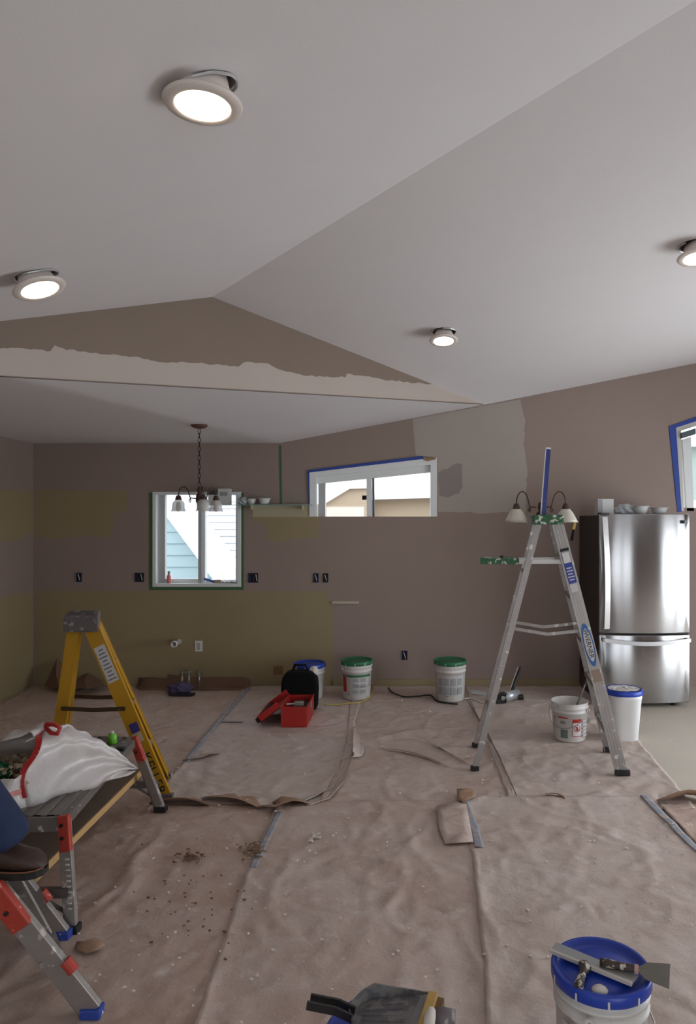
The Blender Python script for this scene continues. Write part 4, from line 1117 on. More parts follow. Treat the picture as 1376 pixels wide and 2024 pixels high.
for s, (a, b, c, d_) in ((-1, (rn0, rn1, fn0, fn1)), (1, (rf0, rf1, ff0, ff1))):
    t = 0.545 / HY; p, q = lerp(a, b, t), lerp(c, d_, t); m_ = (p + q) / 2 - V((0, 0, 0.008)); o_ = V((0, s * 0.012, 0))
    mb = MB(); mb.bar(p + o_, m_ + o_, 0.026, 0.004, (0, 0, 1)); mb.bar(m_ + o_, q + o_, 0.026, 0.004, (0, 0, 1)); mb.build('spreader', M_yelsh, yl)
mb = MB(); mb.prism([yw(-2.195, 4.465, HY - 0.03), yw(-1.975, 4.465, HY - 0.03), yw(-2.085, 4.75, HY - 0.03), yw(-2.285, 4.75, HY - 0.03)], (0, 0, 0.105)); mb.build('top_cap', M_paint_grey, yl, bevel=0.012)
for k in range(3): MB().bar(yw(-2.20 - 0.026 * k, 4.53 + k * 0.07, HY + 0.077), yw(-2.03 - 0.026 * k, 4.53 + k * 0.07, HY + 0.077), 0.02, 0.006, (0, 1, 0)).build('cap_rib', M_paint_grey, yl)
ydir = (fn1 - fn0).normalized()
def ysticker(nm, z0, z1, w, m, off=0.0045, sh_=0.0):
    return MB().bar(lerp(fn0, fn1, z0 / HY) + V((sh_, -off, 0)), lerp(fn0, fn1, z1 / HY) + V((sh_, -off, 0)), w, 0.0012, (1, 0, 0)).build(nm, m, nr)
ysticker('label', 0.71, 0.93, 0.07, M_paper_label)
for k in range(9): ysticker('label_print', 0.725 + k * 0.022, 0.733 + k * 0.022, 0.055 - 0.012 * (k % 3), M_ink, 0.006)
ysticker('label', 0.40, 0.455, 0.055, mat('violet_sticker', (66, 58, 140), 0.5), 0.0045, 0.004)
ysticker('label', 0.34, 0.395, 0.06, mat('pale_sticker', (190, 180, 150), 0.6), 0.0045)
tc_ = lerp(fn0, fn1, 0.150 / HY) + V((0.0, -0.006, 0))
Mt = frame_mat(tc_, -ydir, V((1, 0, 0)))
if (Mt.to_3x3() @ V((0, 0, 1))).y > 0: Mt = frame_mat(tc_, -ydir, -V((1, 0, 0)))
text('logo_text', 'KELLER', 0.085, M_inkblack, nr, Mt)

# ------------------------------------------------------------------ buckets
M_pail = mat('white_pail_plastic', (208, 204, 200), 0.42, var=0.05, vscale=7, speck=(176, 166, 158), spscale=14, spth=0.64)
M_lidg = mat('green_lid_plastic', (34, 104, 66), 0.45, var=0.1, vscale=20, speck=(120, 150, 130), spscale=26, spth=0.7)
M_lidb = mat('blue_lid_plastic', (30, 62, 168), 0.38, var=0.08, vscale=14)
M_wire = mat('steel_wire', (150, 146, 142), 0.4, 0.7)
def arc_panel(mb, r0, r1, z0, z1, a0, a1, off=0.0015, n=8):
    mb.lathe([(r0 + off, z0), (r1 + off, z1)], n, None, a0, a1)
    return mb
def bucket(name, label, loc, H=0.37, rb=0.13, rt=0.148, lid=None, rz=0.0, group=None, open_=False):
    o = thing(name, label, 'bucket', loc, rz, group)
    rad = lambda z: rb + (rt - rb) * z / H
    prof = [(0.001, 0.004), (rb * 0.94, 0.0), (rb, 0.008), (rad(H * 0.74), H * 0.74), (rad(H * 0.74) + 0.006, H * 0.745), (rad(H * .77) + 0.006, H * 0.77), (rad(H * .78) + 0.001, H * 0.775),
            (rad(H * .85) + 0.001, H * 0.85), (rad(H * .85) + 0.007, H * 0.855), (rad(H * .88) + 0.007, H * 0.88), (rad(H * .885), H * 0.885), (rt, H * 0.97), (rt + 0.004, H), (rt - 0.004, H), (rb - 0.004, 0.02), (0.001, 0.015)]
    MB().lathe(prof, 40).build('body', M_pail, o, smooth=True, fixn=False)
    if lid:
        R = rt + 0.010
        l = MB().lathe([(R - 0.004, H - 0.028), (R, H - 0.024), (R, H + 0.004), (R - 0.005, H + 0.010), (R - 0.016, H + 0.008), (R - 0.020, H - 0.004), (R - 0.05, H - 0.003), (R - 0.055, H - 0.001), (0.001, H - 0.001)], 44).build('lid', lid, o, smooth=True, fixn=False)
        mb = MB()
        for k in range(10):
            a = 2 * pi * k / 10 + 0.2; mb.box((R - 0.0015, -0.003, H - 0.026), (R + 0.0015, 0.003, H - 0.004), Matrix.Rotation(a, 4, 'Z'))
        t = mb.build('tear_notch', M_pail, l); t['kind'] = 'stuff'
    return o, rad
def bail(o, rad, H, a_c, drop, r=0.0025):
    """wire handle hanging down on the side facing angle a_c"""
    R = rad(H * 0.82) + 0.010; pts = []
    for k in range(15):
        t = k / 14; a = a_c - pi / 2 + pi * t
        pts.append(V(((R + 0.012) * math.cos(a), (R + 0.012) * math.sin(a), H * 0.82 - drop * math.sin(pi * t))))
    h = MB().tube(pts, r, 6).build('bail_handle', M_wire, o, smooth=True)
    for q in (pts[0], pts[-1]):
        MB().cyl(q * 1.0, V((q.x * 0.93, q.y * 0.93, q.z)), 0.012, n=10).build('ear', M_pail, o)
    return h
FRONT = -pi / 2
b1, rad1 = bucket('joint_compound_bucket', 'green lidded bucket with red print left of the other green lidded one', FL(705, 1381) + V((0, 0, 0.012)), 0.36, 0.132, 0.148, M_lidg, 0.1, 'green lidded buckets by the back wall')
arc_panel(MB(), rad1(0.05), rad1(0.22), 0.05, 0.22, FRONT - 0.5, FRONT + 0.9).build('label_panel', mat('pale_print', (182, 180, 178), 0.6), b1, fixn=False)
arc_panel(MB(), rad1(0.225), rad1(0.245), 0.225, 0.245, FRONT - 0.75, FRONT + 1.1).build('green_stripe', M_lidg, b1, fixn=False)
arc_panel(MB(), rad1(0.08), rad1(0.25), 0.08, 0.25, FRONT - 1.15, FRONT - 0.78).build('red_print', M_inkred, b1, fixn=False)
for k in range(6): arc_panel(MB(), rad1(0.06), rad1(0.06), 0.07 + 0.055 * (k % 3), 0.105 + 0.055 * (k % 3), FRONT - 0.3 + 0.55 * (k // 3), FRONT + 0.1 + 0.55 * (k // 3), 0.008).build('print_block', mat('mid_grey_print', (150, 150, 152), 0.7), b1, fixn=False)
bail(b1, rad1, 0.36, FRONT + 0.5, 0.16)
b2, rad2 = bucket('joint_compound_bucket', 'green lidded bucket with grey print left of the aluminium ladder leg', FL(890, 1384) + V((0, 0, 0.012)), 0.37, 0.134, 0.150, M_lidg, 0.4, 'green lidded buckets by the back wall')
arc_panel(MB(), rad2(0.06), rad2(0.25), 0.06, 0.25, FRONT - 1.5, FRONT + 0.6).build('label_panel', mat('pale_print_b', (186, 184, 182), 0.6), b2, fixn=False)
for k in range(8): arc_panel(MB(), rad2(0.07), rad2(0.07), 0.075 + 0.085 * (k % 2), 0.14 + 0.085 * (k % 2), FRONT - 1.35 + 0.47 * (k // 2), FRONT - 1.0 + 0.47 * (k // 2), 0.010).build('print_block', MATS['mid_grey_print'], b2, fixn=False)
b3, rad3 = bucket('joint_compound_bucket', 'blue lidded bucket mostly hidden behind the black tool bag', FL(612, 1380) + V((0, 0, 0.012)), 0.325, 0.13, 0.148, M_lidb, 0.0)
# open bucket with stirring stick
po = FL(1126, 1462) + V((0, 0, 0.012))
b4, rad4 = bucket('open_bucket', 'open white bucket with red warning panel under the aluminium ladder', po, 0.30, 0.122, 0.143, None, 0.0)
arc_panel(MB(), rad4(0.07), rad4(0.19), 0.05, 0.185, FRONT - 0.05, FRONT + 0.52, 0.002).build('warning_panel', M_inkred, b4, fixn=False)
arc_panel(MB(), rad4(0.07), rad4(0.16), 0.055, 0.158, FRONT - 0.025, FRONT + 0.495, 0.003).build('warning_field', M_paper_label, b4, fixn=False)
def wrap(px_, z, r): return V((r * math.cos(px_), r * math.sin(px_), z))
mb = MB(); ac = FRONT + 0.235; rr0 = rad4(0.115) + 0.0045
mb.tube([wrap(ac + 0.15 * math.cos(a) * 1.2, 0.115 + 0.026 * math.sin(a), rr0) for a in [2 * pi * k / 20 for k in range(20)]], 0.0022, 6, closed=True)
mb.tube([wrap(ac - 0.13, 0.135, rr0), wrap(ac, 0.115, rr0), wrap(ac + 0.13, 0.095, rr0)], 0.0022, 6)
mb.build('prohibition_ring', M_inkred, b4)
mb = MB(); mb.tube([wrap(ac - 0.04, 0.13, rr0), wrap(ac + 0.02, 0.112, rr0), wrap(ac - 0.02, 0.098, rr0)], 0.006, 6); mb.build('warning_figure', M_inkred, b4)
for k in range(5): arc_panel(MB(), rad4(0.07), rad4(0.07), 0.045 + 0.028 * k, 0.062 + 0.028 * k, FRONT + 0.62, FRONT + 1.02, 0.010).build('print_block', mat('pale_grey_print', (178, 178, 182), 0.7), b4, fixn=False)
arc_panel(MB(), rad4(0.2), rad4(0.2), 0.188, 0.198, FRONT - 0.9, FRONT - 0.32, 0.004).build('red_stripe', M_inkred, b4, fixn=False)
arc_panel(MB(), rad4(0.05), rad4(0.05), 0.035, 0.10, FRONT - 0.75, FRONT - 0.32, 0.008).build('picture_print', mat('picture_print', (104, 116, 112), 0.7, var=0.3, vscale=40), b4, fixn=False)
arc_panel(MB(), rad4(0.15), rad4(0.15), 0.145, 0.168, FRONT - 0.75, FRONT - 0.45, 0.004).build('print_block', mat('green_grey_print', (120, 132, 120), 0.7), b4, fixn=False)
bail(b4, rad4, 0.30, FRONT - 0.6, 0.13)
MB().cyl((0, 0, 0.05), (0.001, 0, 0.052), rad4(0.05) - 0.006, n=32).build('paint_residue', mat('residue_white', (190, 186, 178), 0.6), b4)
o = thing('stir_stick', 'grey stirring stick leaning in the open white bucket', 'stick', po + V((0.0, 0, 0.055)))
MB().cyl((-0.03, -0.02, 0.0), (0.135, 0.05, 0.36), 0.008, n=10).build('shaft', M_aludark, o)
MB().cyl((0.135, 0.05, 0.36), (0.15, 0.057, 0.395), 0.011, n=10).build('grip', M_black, o)
# tall tapered white pail with blue lid
pt = FL(1233, 1462) + V((0, 0, 0.006))
o = thing('tall_pail', 'tall tapered white pail with blue lid covered in white plaster beside the refrigerator', 'bucket', pt)
def rsq(r, n=40, e=4.0):
    out = []
    for i in range(n):
        a = 2 * pi * i / n; c, s = math.cos(a), math.sin(a); k = (abs(c) ** e + abs(s) ** e) ** (-1 / e); out.append((r * c * k, r * s * k * 0.9))
    return out
def rloft(levels, n=40):
    mb = MB(); q = []
    for r, z, e in levels:
        for x, y in rsq(r, n, e): q.append(V((x, y, z)))
    fs = [(j * n + i, j * n + (i + 1) % n, (j + 1) * n + (i + 1) % n, (j + 1) * n + i) for j in range(len(levels) - 1) for i in range(n)]
    fs += [tuple(range(n - 1, -1, -1)), tuple(range((len(levels) - 1) * n, len(levels) * n))]
    return mb.add(q, fs)
rloft([(0.095, 0, 4), (0.10, 0.01, 4), (0.128, 0.33, 3.4), (0.136, 0.335, 2.6), (0.140, 0.37, 2.4)]).build('body', mat('clean_white_pail', (222, 222, 222), 0.4), o, smooth=True, fixn=False)
rloft([(0.147, 0.362, 2.2), (0.150, 0.368, 2.2), (0.150, 0.396, 2.2), (0.140, 0.402, 2.2), (0.132, 0.396, 2.2)]).build('lid', M_lidb, o, smooth=True, fixn=False)
mb = MB(); rows = []
for i in range(8):
    rr_x = 0.012 + 0.105 * i / 7; rows.append([V((rr_x * math.cos(a) * 1.05, rr_x * math.sin(a) * 0.9, 0.399 + 0.012 * random.random() * (1 - 0.6 * i / 7))) for a in [2 * pi * k / 24 for k in range(25)]])
mb.grid(rows); mb.build('plaster_smear', mat('plaster_smear', (206, 204, 200), 0.9, bump=0.4, bscale=60), o)
# near bucket, lower right
lidz = 0.385
nb = FL(1188, 1915, lidz); nb.z = 0.016
b6, rad6 = bucket('joint_compound_bucket', 'near blue lidded bucket carrying two taping knives at the lower right', nb, 0.372, 0.126, 0.139, M_lidb, 0.0, None)
arc_panel(MB(), rad6(0.05), rad6(0.28), 0.05, 0.255, FRONT - 1.2, FRONT + 0.75).build('label_panel', mat('pale_print_c', (196, 194, 194), 0.6), b6, fixn=False)
for k in range(12):
    arc_panel(MB(), rad6(0.1), rad6(0.1), 0.07 + 0.045 * (k % 4), 0.095 + 0.045 * (k % 4), FRONT - 1.1 + 0.55 * (k // 4), FRONT - 0.65 + 0.55 * (k // 4), 0.0155).build('print_block', mat('soft_grey_print', (160, 160, 164), 0.7), b6, fixn=False)
arc_panel(MB(), rad6(0.2), rad6(0.2), 0.20, 0.235, FRONT + 0.18, FRONT + 0.62, 0.008).build('red_print', mat('faded_red_print', (206, 150, 146), 0.7), b6, fixn=False)
arc_panel(MB(), rad6(0.27), rad6(0.29), 0.265, 0.30, FRONT + 0.75, FRONT + 1.2, 0.012).build('ear', M_pail, b6, solid=0.012) if False else None
bail(b6, rad6, 0.372, FRONT + 1.1, 0.10)
o = tag(MB().lathe([(0.001, 0.012), (0.012, 0.010), (0.022, 0.003), (0.024, 0)], 12, Matrix.Translation(FL(1186, 1958, lidz) + V((0, 0, 0.002)))).build('plaster_blob', M_chip, smooth=True), 'white plaster blob on the near blue lid', 'plaster blob')
# bucket under the dustpan
nb7 = FL(752, 2046, lidz); nb7.z = 0.016
b7, rad7 = bucket('joint_compound_bucket', 'near blue lidded bucket under the dustpan at the bottom edge', nb7, 0.372, 0.126, 0.139, M_lidb, 0.5)
bail(b7, rad7, 0.372, FRONT, 0.10)

# taping knife and putty knife on the near lid
M_blade = mat('knife_blade_steel', (164, 166, 166), 0.4, 0.5, var=0.06, vscale=10)
M_bladed = mat('stained_blade_steel', (110, 106, 98), 0.5, 0.5, var=0.2, vscale=18)
M_grip = mat('spattered_grip', (66, 54, 48), 0.6, var=0.3, vscale=30, speck=(196, 186, 176), spscale=50, spth=0.54)
zk = lidz + 0.014
tk = thing('taping_knife', 'wide taping knife with pale blade across the near blue lid', 'taping knife', FL(1176, 1908, zk))
def loc_(o_, p): return p - V(o_.location)
A, Bq, Cq, Dq = (FL(x, y, zk) for x, y in ((1086, 1881), (1100, 1863), (1262, 1930), (1249, 1948)))
MB().prism([loc_(tk, p) for p in (A, Bq, Cq, Dq)], (0, 0, 0.0015)).build('blade', M_blade, tk)
back = MB(); back.bar(loc_(tk, A) + V((0, 0, 0.004)), loc_(tk, Dq) + V((0, 0, 0.004)), 0.010, 0.010, (0, 0, 1)); back.build('spine', mat('pale_spine', (196, 188, 178), 0.6), tk)
h0, h1 = loc_(tk, FL(1156, 1912, zk + 0.004)), loc_(tk, FL(1144, 1950, zk + 0.004))
MB().tube([h0 + V((0, 0.0, 0.004)), lerp(h0, h1, 0.3), lerp(h0, h1, 0.7) + V((0, 0, 0.002)), h1], [0.020, 0.010, 0.013, 0.014], 10).build('handle', M_grip, tk, smooth=True)
pk = thing('putty_knife', 'putty knife with stained blade lying over the right side of the near blue lid', 'putty knife', FL(1262, 1916, zk + 0.012))
zq = zk + 0.012
bl = [FL(x, y, zq) for x, y in ((1262, 1912), (1280, 1903), (1325, 1906), (1323, 1955), (1276, 1936), (1262, 1922))]
MB().prism([loc_(pk, p) for p in bl], (0, 0, 0.0015)).build('blade', M_bladed, pk)
h0, h1 = loc_(pk, FL(1264, 1917, zq)), loc_(pk, FL(1186, 1901, zq))
MB().tube([h0, lerp(h0, h1, 0.15), lerp(h0, h1, 0.45), lerp(h0, h1, 0.8), h1], [0.008, 0.012, 0.011, 0.013, 0.011], 10).build('handle', M_grip, pk, smooth=True)
MB().cyl(lerp(h0, h1, 0.02), lerp(h0, h1, 0.12), 0.0135, n=12).build('ferrule', mat('pink_ferrule', (190, 150, 140), 0.6), pk)

# dustpan with brush
zd = lidz + 0.02
dp = thing('dustpan', 'dusty grey dustpan with black handle resting on the bottom blue lidded bucket', 'dustpan', FL(770, 2000, zd))
M_pan = mat('dusty_grey_pan', (92, 90, 94), 0.6, var=0.2, vscale=20, speck=(118, 114, 112), spscale=24, spth=0.5)
lp = lambda x, y, z=zd: loc_(dp, FL(x, y, z))
base = [lp(702, 2052), lp(690, 2008), lp(716, 1985), lp(740, 1974), lp(854, 1966), lp(832, 2060)]
MB().prism(base, (0, 0, 0.003)).build('pan_floor', M_pan, dp)
wall = [lp(690, 2008), lp(716, 1985), lp(740, 1974), lp(854, 1966)]
mb = MB()
for i, (a, b) in enumerate(zip(wall, wall[1:])):
    h_a, h_b = (0.03, 0.038, 0.042, 0.004)[i], (0.03, 0.038, 0.042, 0.004)[i + 1]
    mb.prism([a, b, b + V((0, 0, h_b)), a + V((0, 0, h_a))], (0.0, 0.004, 0))
mb.prism([base[0], base[1], base[1] + V((0, 0, 0.03)), base[0] + V((0, 0, 0.03))], (-0.004, 0, 0))
mb.build('pan_wall', M_pan, dp)
for k in range(7):
    t = k / 6; a = lerp(lp(722, 1990), lp(704, 2050), t); b = lerp(lp(800, 1984), lp(785, 2060), t)
    MB().bar(a + V((0, 0, 0.004)), b + V((0, 0, 0.004)), 0.004, 0.003, (0, 1, 0)).build('floor_rib', M_pan, dp)
hn = [lp(702, 1998, zd + 0.025), lp(670, 1983, zd + 0.035), lp(614, 1972, zd + 0.045)]
for dy in (0.0, -0.03):
    mb = MB()
    for a, b in zip(hn, hn[1:]): mb.bar(a + V((0.0 if dy == 0 else -0.006, dy, 0)), b + V((0.0 if dy == 0 else -0.006, dy, 0)), 0.022, 0.007, (0, 0, 1))
    mb.build('handle', mat('black_plastic', (30, 27, 27), 0.4), dp)
mb = MB(); mb.prism([lp(832, 1972), lp(853, 1966), lp(826, 2060), lp(796, 2060)], (0, 0, 0.006)); mb.build('scraper_edge', mat('pale_grey_edge', (122, 120, 122), 0.6, var=0.15, vscale=20), dp)
br2 = thing('hand_brush', 'wooden backed hand brush standing in the dustpan mouth', 'brush', FL(846, 1990, zd))
lb = lambda x, y, z: loc_(br2, FL(x, y, z))
mb = MB(); mb.bar(lb(857, 1966, zd + 0.012), lb(826, 2064, zd + 0.012), 0.022, 0.028, (0, 0, 1)); mb.build('wood_block', mat('yellow_wood', (190, 154, 86), 0.6, var=0.12, vscale=20), br2, bevel=0.004)
mb = MB(); mb.bar(lb(868, 1978, zd + 0.004), lb(838, 2066, zd + 0.004), 0.02, 0.03, (0, 0, 1)); mb.build('bristles', mat('dark_bristles', (120, 92, 60), 0.9, var=0.3, vscale=80), br2)
o = thing('plastered_rag', 'paint crusted roller cover at the bottom edge right of the dustpan', 'roller cover', FL(868, 2012, zd))
lr = lambda x, y, z: loc_(o, FL(x, y, z))
MB().tube([lr(846, 2040, zd + .03), lr(850, 2008, zd + .03), lr(853, 1998, zd + .03)], [0.014, 0.016, 0.012], 12).build('plaster_lump', M_chip, o, smooth=True)
MB().tube([lr(858, 2012, zd + .01), lr(876, 2012, zd + .01), lr(900, 2014, zd + .01)], [0.022, 0.026, 0.022], 14).build('cover', M_paint_grey, o, smooth=True)

# ------------------------------------------------------------------ red toolbox and tool bag
M_redbox = mat('red_toolbox_enamel', (170, 34, 30), 0.45, var=0.06, vscale=12)
tb = thing('toolbox', 'open red metal toolbox with its lid folded to the left', 'toolbox', (-1.085, 5.90, 0.012))
w, l, h, t = 0.215, 0.43, 0.165, 0.008
for nm, lo, hi in (('end_panel', (0, 0, 0), (w, t, h)), ('end_panel', (0, l - t, 0), (w, l, h)), ('side_panel', (0, t, 0), (t, l - t, h)), ('side_panel', (w - t, t, 0), (w, l - t, h)), ('base', (t, t, 0), (w - t, l - t, t))):
    MB().box(lo, hi).build(nm, M_redbox, tb)
mb = MB()
for lo, hi in (((-0.004, -0.004, h - 0.006), (w + 0.004, 0.008, h + 0.004)), ((w - 0.006, 0, h - 0.006), (w + 0.004, l, h + 0.004))): mb.box(lo, hi)
mb.build('rolled_rim', M_redbox, tb)
MB().box((w, 0.19, h - 0.06), (w + 0.008, 0.24, h - 0.005)).build('latch', M_chrome, tb, bevel=0.002)
MB().box((0.06, 0.03, t), (0.19, 0.4, 0.12)).build('tray', M_black, tb)
Ml = Matrix.Translation((0.0, 0, h)) @ Matrix.Rotation(math.radians(180 + 142), 4, 'Y')
mb = MB(); lw, lh = 0.21, 0.06
ld = MB()
ld.box((-lw, 0, 0), (0, l, 0.006), Ml @ Matrix.Rotation(0, 4, 'Y')); ld.box((-lw, 0, 0), (0, 0.006, lh), Ml); ld.box((-lw, l - 0.006, 0), (0, l, lh), Ml); ld.box((-lw, 0, 0), (-lw + 0.006, l, lh), Ml)
lid_o = ld.build('lid', M_redbox, tb)
MB().box((-lw - 0.03, 0.02, 0.01), (-lw + 0.05, l - 0.02, 0.05), Ml).build('lid_lining', M_black, lid_o)
o = thing('hand_tool', 'chrome hand tool lying across the open toolbox', 'tool', (-0.985, 5.98, 0.012 + 0.165))
MB().cyl((-0.07, 0.02, 0.0), (0.02, 0, 0.012), 0.007, n=10).build('shaft', M_whiteplastic, o)
MB().box((0.0, -0.02, -0.005), (0.075, 0.03, 0.03)).build('head', M_chrome, o, bevel=0.004)
tbg = thing('tool_bag', 'black nylon tool bag standing behind the red toolbox', 'bag', (-1.02, 6.50, 0.012))
bw, bh, bd = 0.33, 0.345, 0.15
prof = []
for i in range(21):
    a = pi * i / 20; prof.append((bw / 2 * (abs(math.cos(a)) ** 0.45) * (1 if math.cos(a) > 0 else -1), 0, 0.16 + (bh - 0.16) * math.sin(a) ** 0.6))
poly = [V((bw / 2 * 0.96, -bd / 2, 0))] + [V((x, -bd / 2, z_)) for x, y, z_ in prof] + [V((-bw / 2 * 0.96, -bd / 2, 0))]
MB().prism(poly, (0, bd, 0)).build('body', M_blackcloth, tbg, bevel=0.02)
MB().box((-bw * 0.42, -bd / 2 - 0.03, 0.02), (bw * 0.42, -bd / 2 + 0.01, 0.19)).build('front_pocket', M_blackcloth, tbg, bevel=0.015)
MB().tube([V((-0.07, 0, bh - 0.01)), V((-0.05, 0, bh + 0.05)), V((0.05, 0, bh + 0.05)), V((0.07, 0, bh - 0.01))], 0.011, 8).build('handle', M_blackcloth, tbg, smooth=True)
MB().box((-bw * 0.53, -0.05, 0.06), (-bw * 0.47, 0.05, 0.14)).build('orange_trim', mat('orange_trim', (150, 60, 34), 0.7), tbg, bevel=0.005)
MB().tube([V((0.15, -0.02, 0.05)), V((0.165, -0.02, 0.18)), V((0.14, 0.0, 0.3))], 0.012, 6).build('strap', M_blackcloth, tbg)
o = bag('crumpled white paper on top of the black tool bag', (-0.90, 6.53, 0.30), (0.04, 0.03, 0.05), 'crumpled_paper')
o['category'] = 'paper'
for c_ in list(o.children):
    c_.data.materials.clear(); c_.data.materials.append(M_chip)

# cords on the floor
def cord(label, pts, r, m, lift=0.022):
    P3 = [FL(*p) if len(p) == 2 else V(p) for p in pts]
    sm = []
    for i in range(len(P3) - 1):
        p0, p1, p2, p3 = P3[max(i - 1, 0)], P3[i], P3[i + 1], P3[min(i + 2, len(P3) - 1)]
        for k in range(6):
            t = k / 6; sm.append(0.5 * ((2 * p1) + (-p0 + p2) * t + (2 * p0 - 5 * p1 + 4 * p2 - p3) * t * t + (-p0 + 3 * p1 - 3 * p2 + p3) * t ** 3))
    sm.append(P3[-1])
    for p in sm:
        if p.z < 0.01: p.z = float(hpaper([p.x], [p.y])[0]) + lift * 0.5 + r
    return tag(MB().tube(sm, r, 6).build('power_cord', m, smooth=True), label, 'cord')
cord('dark power cord winding from the back wall to the right green lidded bucket', [(768, 1365), (776, 1374), (800, 1382), (830, 1381), (852, 1379), (866, 1392), (905, 1397)], 0.008, M_black)
cord('thin yellow cord running from the toolbox around the left green lidded bucket', [(640, 1398), (680, 1396), (712, 1392), (732, 1382), (738, 1366), (735, 1360)], 0.006, mat('yellow_cord', (190, 166, 84), 0.6))
cord('pale cord lying between the right green lidded bucket and the grinder', [(918, 1386), (930, 1384), (950, 1392), (962, 1394)], 0.006, M_whiteplastic)

# hand grinder
ag = thing('angle_grinder', 'silver and black power tool lying near the wall behind the aluminium ladder leg', 'power tool', FL(1000, 1392) + V((0, 0, 0.012)))
MB().tube([V((-0.02, -0.01, 0.055)), V((0.05, 0.05, 0.06)), V((0.13, 0.13, 0.07))], [0.045, 0.048, 0.032], 16).build('motor_body', mat('silver_tool_body', (186, 190, 196), 0.35, 0.5), ag, smooth=True)
MB().lathe([(0.001, -0.012), (0.05, -0.012), (0.055, 0), (0.05, 0.012), (0.03, 0.014), (0.028, 0.006), (0.001, 0.006)], 24, Matrix.Translation((-0.03, -0.02, 0.056)) @ Matrix.Rotation(pi / 2, 4, 'X')).build('wheel', M_black, ag, smooth=True)
MB().cyl((-0.03, -0.034, 0.056), (-0.03, -0.04, 0.056), 0.02, n=16).build('hub', M_chrome, ag)
MB().bar((-0.10, -0.02, 0.02), (0.0, 0.0, 0.02), 0.04, 0.04, (0, 0, 1)).build('battery', M_black, ag, bevel=0.006)
MB().tube([V((0.06, 0.08, 0.07)), V((0.10, 0.12, 0.16)), V((0.15, 0.16, 0.26)), V((0.165, 0.17, 0.31))], [0.02, 0.018, 0.014, 0.006], 8).build('upright_handle', M_black, ag, smooth=True)
MB().bar((0.045, 0.07, 0.09), (0.135, 0.14, 0.31), 0.008, 0.004, (1, 0, 0)).build('blade', M_chrome, ag)
MB().cyl((0.13, 0.1, 0.03), (0.18, 0.1, 0.03), 0.026, n=14).build('side_knob', M_black, ag)
o = MB().box((0, 0, 0), (0.26, 0.05, 0.03), Matrix.Translation(FL(930, 1374) + V((0, 0, 0.012))) @ Matrix.Rotation(-0.5, 4, 'Z')).build('trim_offcut', M_boxw, bevel=0.004)
tag(o, 'pale offcut lying behind the right green lidded bucket', 'offcut')

# ------------------------------------------------------------------ work platforms
def platform(name, label, ends, deckz, splay, foot_m=None, locks=True):
    """ends: two (right corner, left corner) pairs of deck end points on the plan"""
    cx_ = sum((V(p) for e in ends for p in e), V((0, 0))) / 4
    o = thing(name, label, 'work platform', (cx_.x, cx_.y, 0.012))
    L2 = lambda p, z: V((p[0] - cx_.x, p[1] - cx_.y, z))
    (a, b), (c, d_) = ends
    MB().prism([L2(a, deckz - 0.012), L2(c, deckz - 0.012), L2(d_, deckz - 0.012), L2(b, deckz - 0.012)], (0, 0, 0.012)).build('deck', M_aludark, o)
    n = 7
    for k in range(n):
        t = (k + 0.5) / n; p, q = L2(V(a).lerp(V(b), t), deckz + 0.003), L2(V(c).lerp(V(d_), t), deckz + 0.003)
        MB().bar(p, q, 0.022, 0.006, (q - p).cross(V((0, 0, 1)))).build('deck_rib', M_aludark, o)
    for e in ((a, b), (c, d_)): MB().bar(L2(e[0], deckz - 0.03), L2(e[1], deckz - 0.03), 0.06, 0.03, (0, 0, 1)).build('end_beam', M_aludark, o)
    for e in ((a, c), (b, d_)): MB().bar(L2(e[0], deckz - 0.025), L2(e[1], deckz - 0.025), 0.045, 0.025, (0, 0, 1)).build('side_beam', M_aludark, o)
    return o, L2
def leg_set(o, L2, top_p, foot_p, deckz, wref, foot_m, lock=True, w=0.05, spat=True):
    tp_, ft = L2(top_p, deckz - 0.01), L2(foot_p, 0.0)
    leg = MB().bar(ft + V((0, 0, 0.02)), tp_, w, 0.028, wref).build('leg', M_alu, o, bevel=0.003)
    inner = MB().bar(lerp(ft, tp_, 0.02) + V((-0.012, 0.012, 0)), lerp(ft, tp_, 0.98) + V((-0.012, 0.012, 0)), w * 0.7, 0.03, wref).build('inner_channel', M_aludark, leg)
    MB().box((-0.035, -0.025, 0), (0.035, 0.025, 0.035), Matrix.Translation(ft)).build('foot', foot_m, leg, bevel=0.006)
    if lock:
        p, q = lerp(ft, tp_, 0.72), lerp(ft, tp_, 1.04)
        lk = MB().bar(p + V((0.006, -0.012, 0)), q + V((0.006, -0.012, 0)), w * 0.95, 0.03, wref).build('lock', M_red, leg, bevel=0.006)
        MB().cyl(lerp(p, q, 0.4) + V((0.0, -0.025, 0)), lerp(p, q, 0.4) + V((0.0, -0.034, 0)), 0.008, n=10).build('pin', M_black, lk)
        MB().cyl(lerp(p, q, 0.75) + V((0.0, -0.025, 0)), lerp(p, q, 0.75) + V((0.0, -0.034, 0)), 0.008, n=10).build('pin', M_black, lk)
    return tp_, ft, leg
dk = 0.47
n1, n2 = (-1.48, 3.02), (-1.88, 3.00); f1_, f2_ = (-1.605, 4.10), (-1.95, 4.12)
plat, L2 = platform('work_platform', 'aluminium work platform carrying the white rubbish bag at the left', ((n1, n2), (f1_, f2_)), dk, 0.05)
for top_p, foot_p in ((n1, (-1.428, 2.975)), (n2, (-1.90, 2.98)), (f1_, (-1.485, 4.20)), (f2_, (-1.95, 4.20))):
    leg_set(plat, L2, top_p, foot_p, dk, (1, 0, 0), M_black)
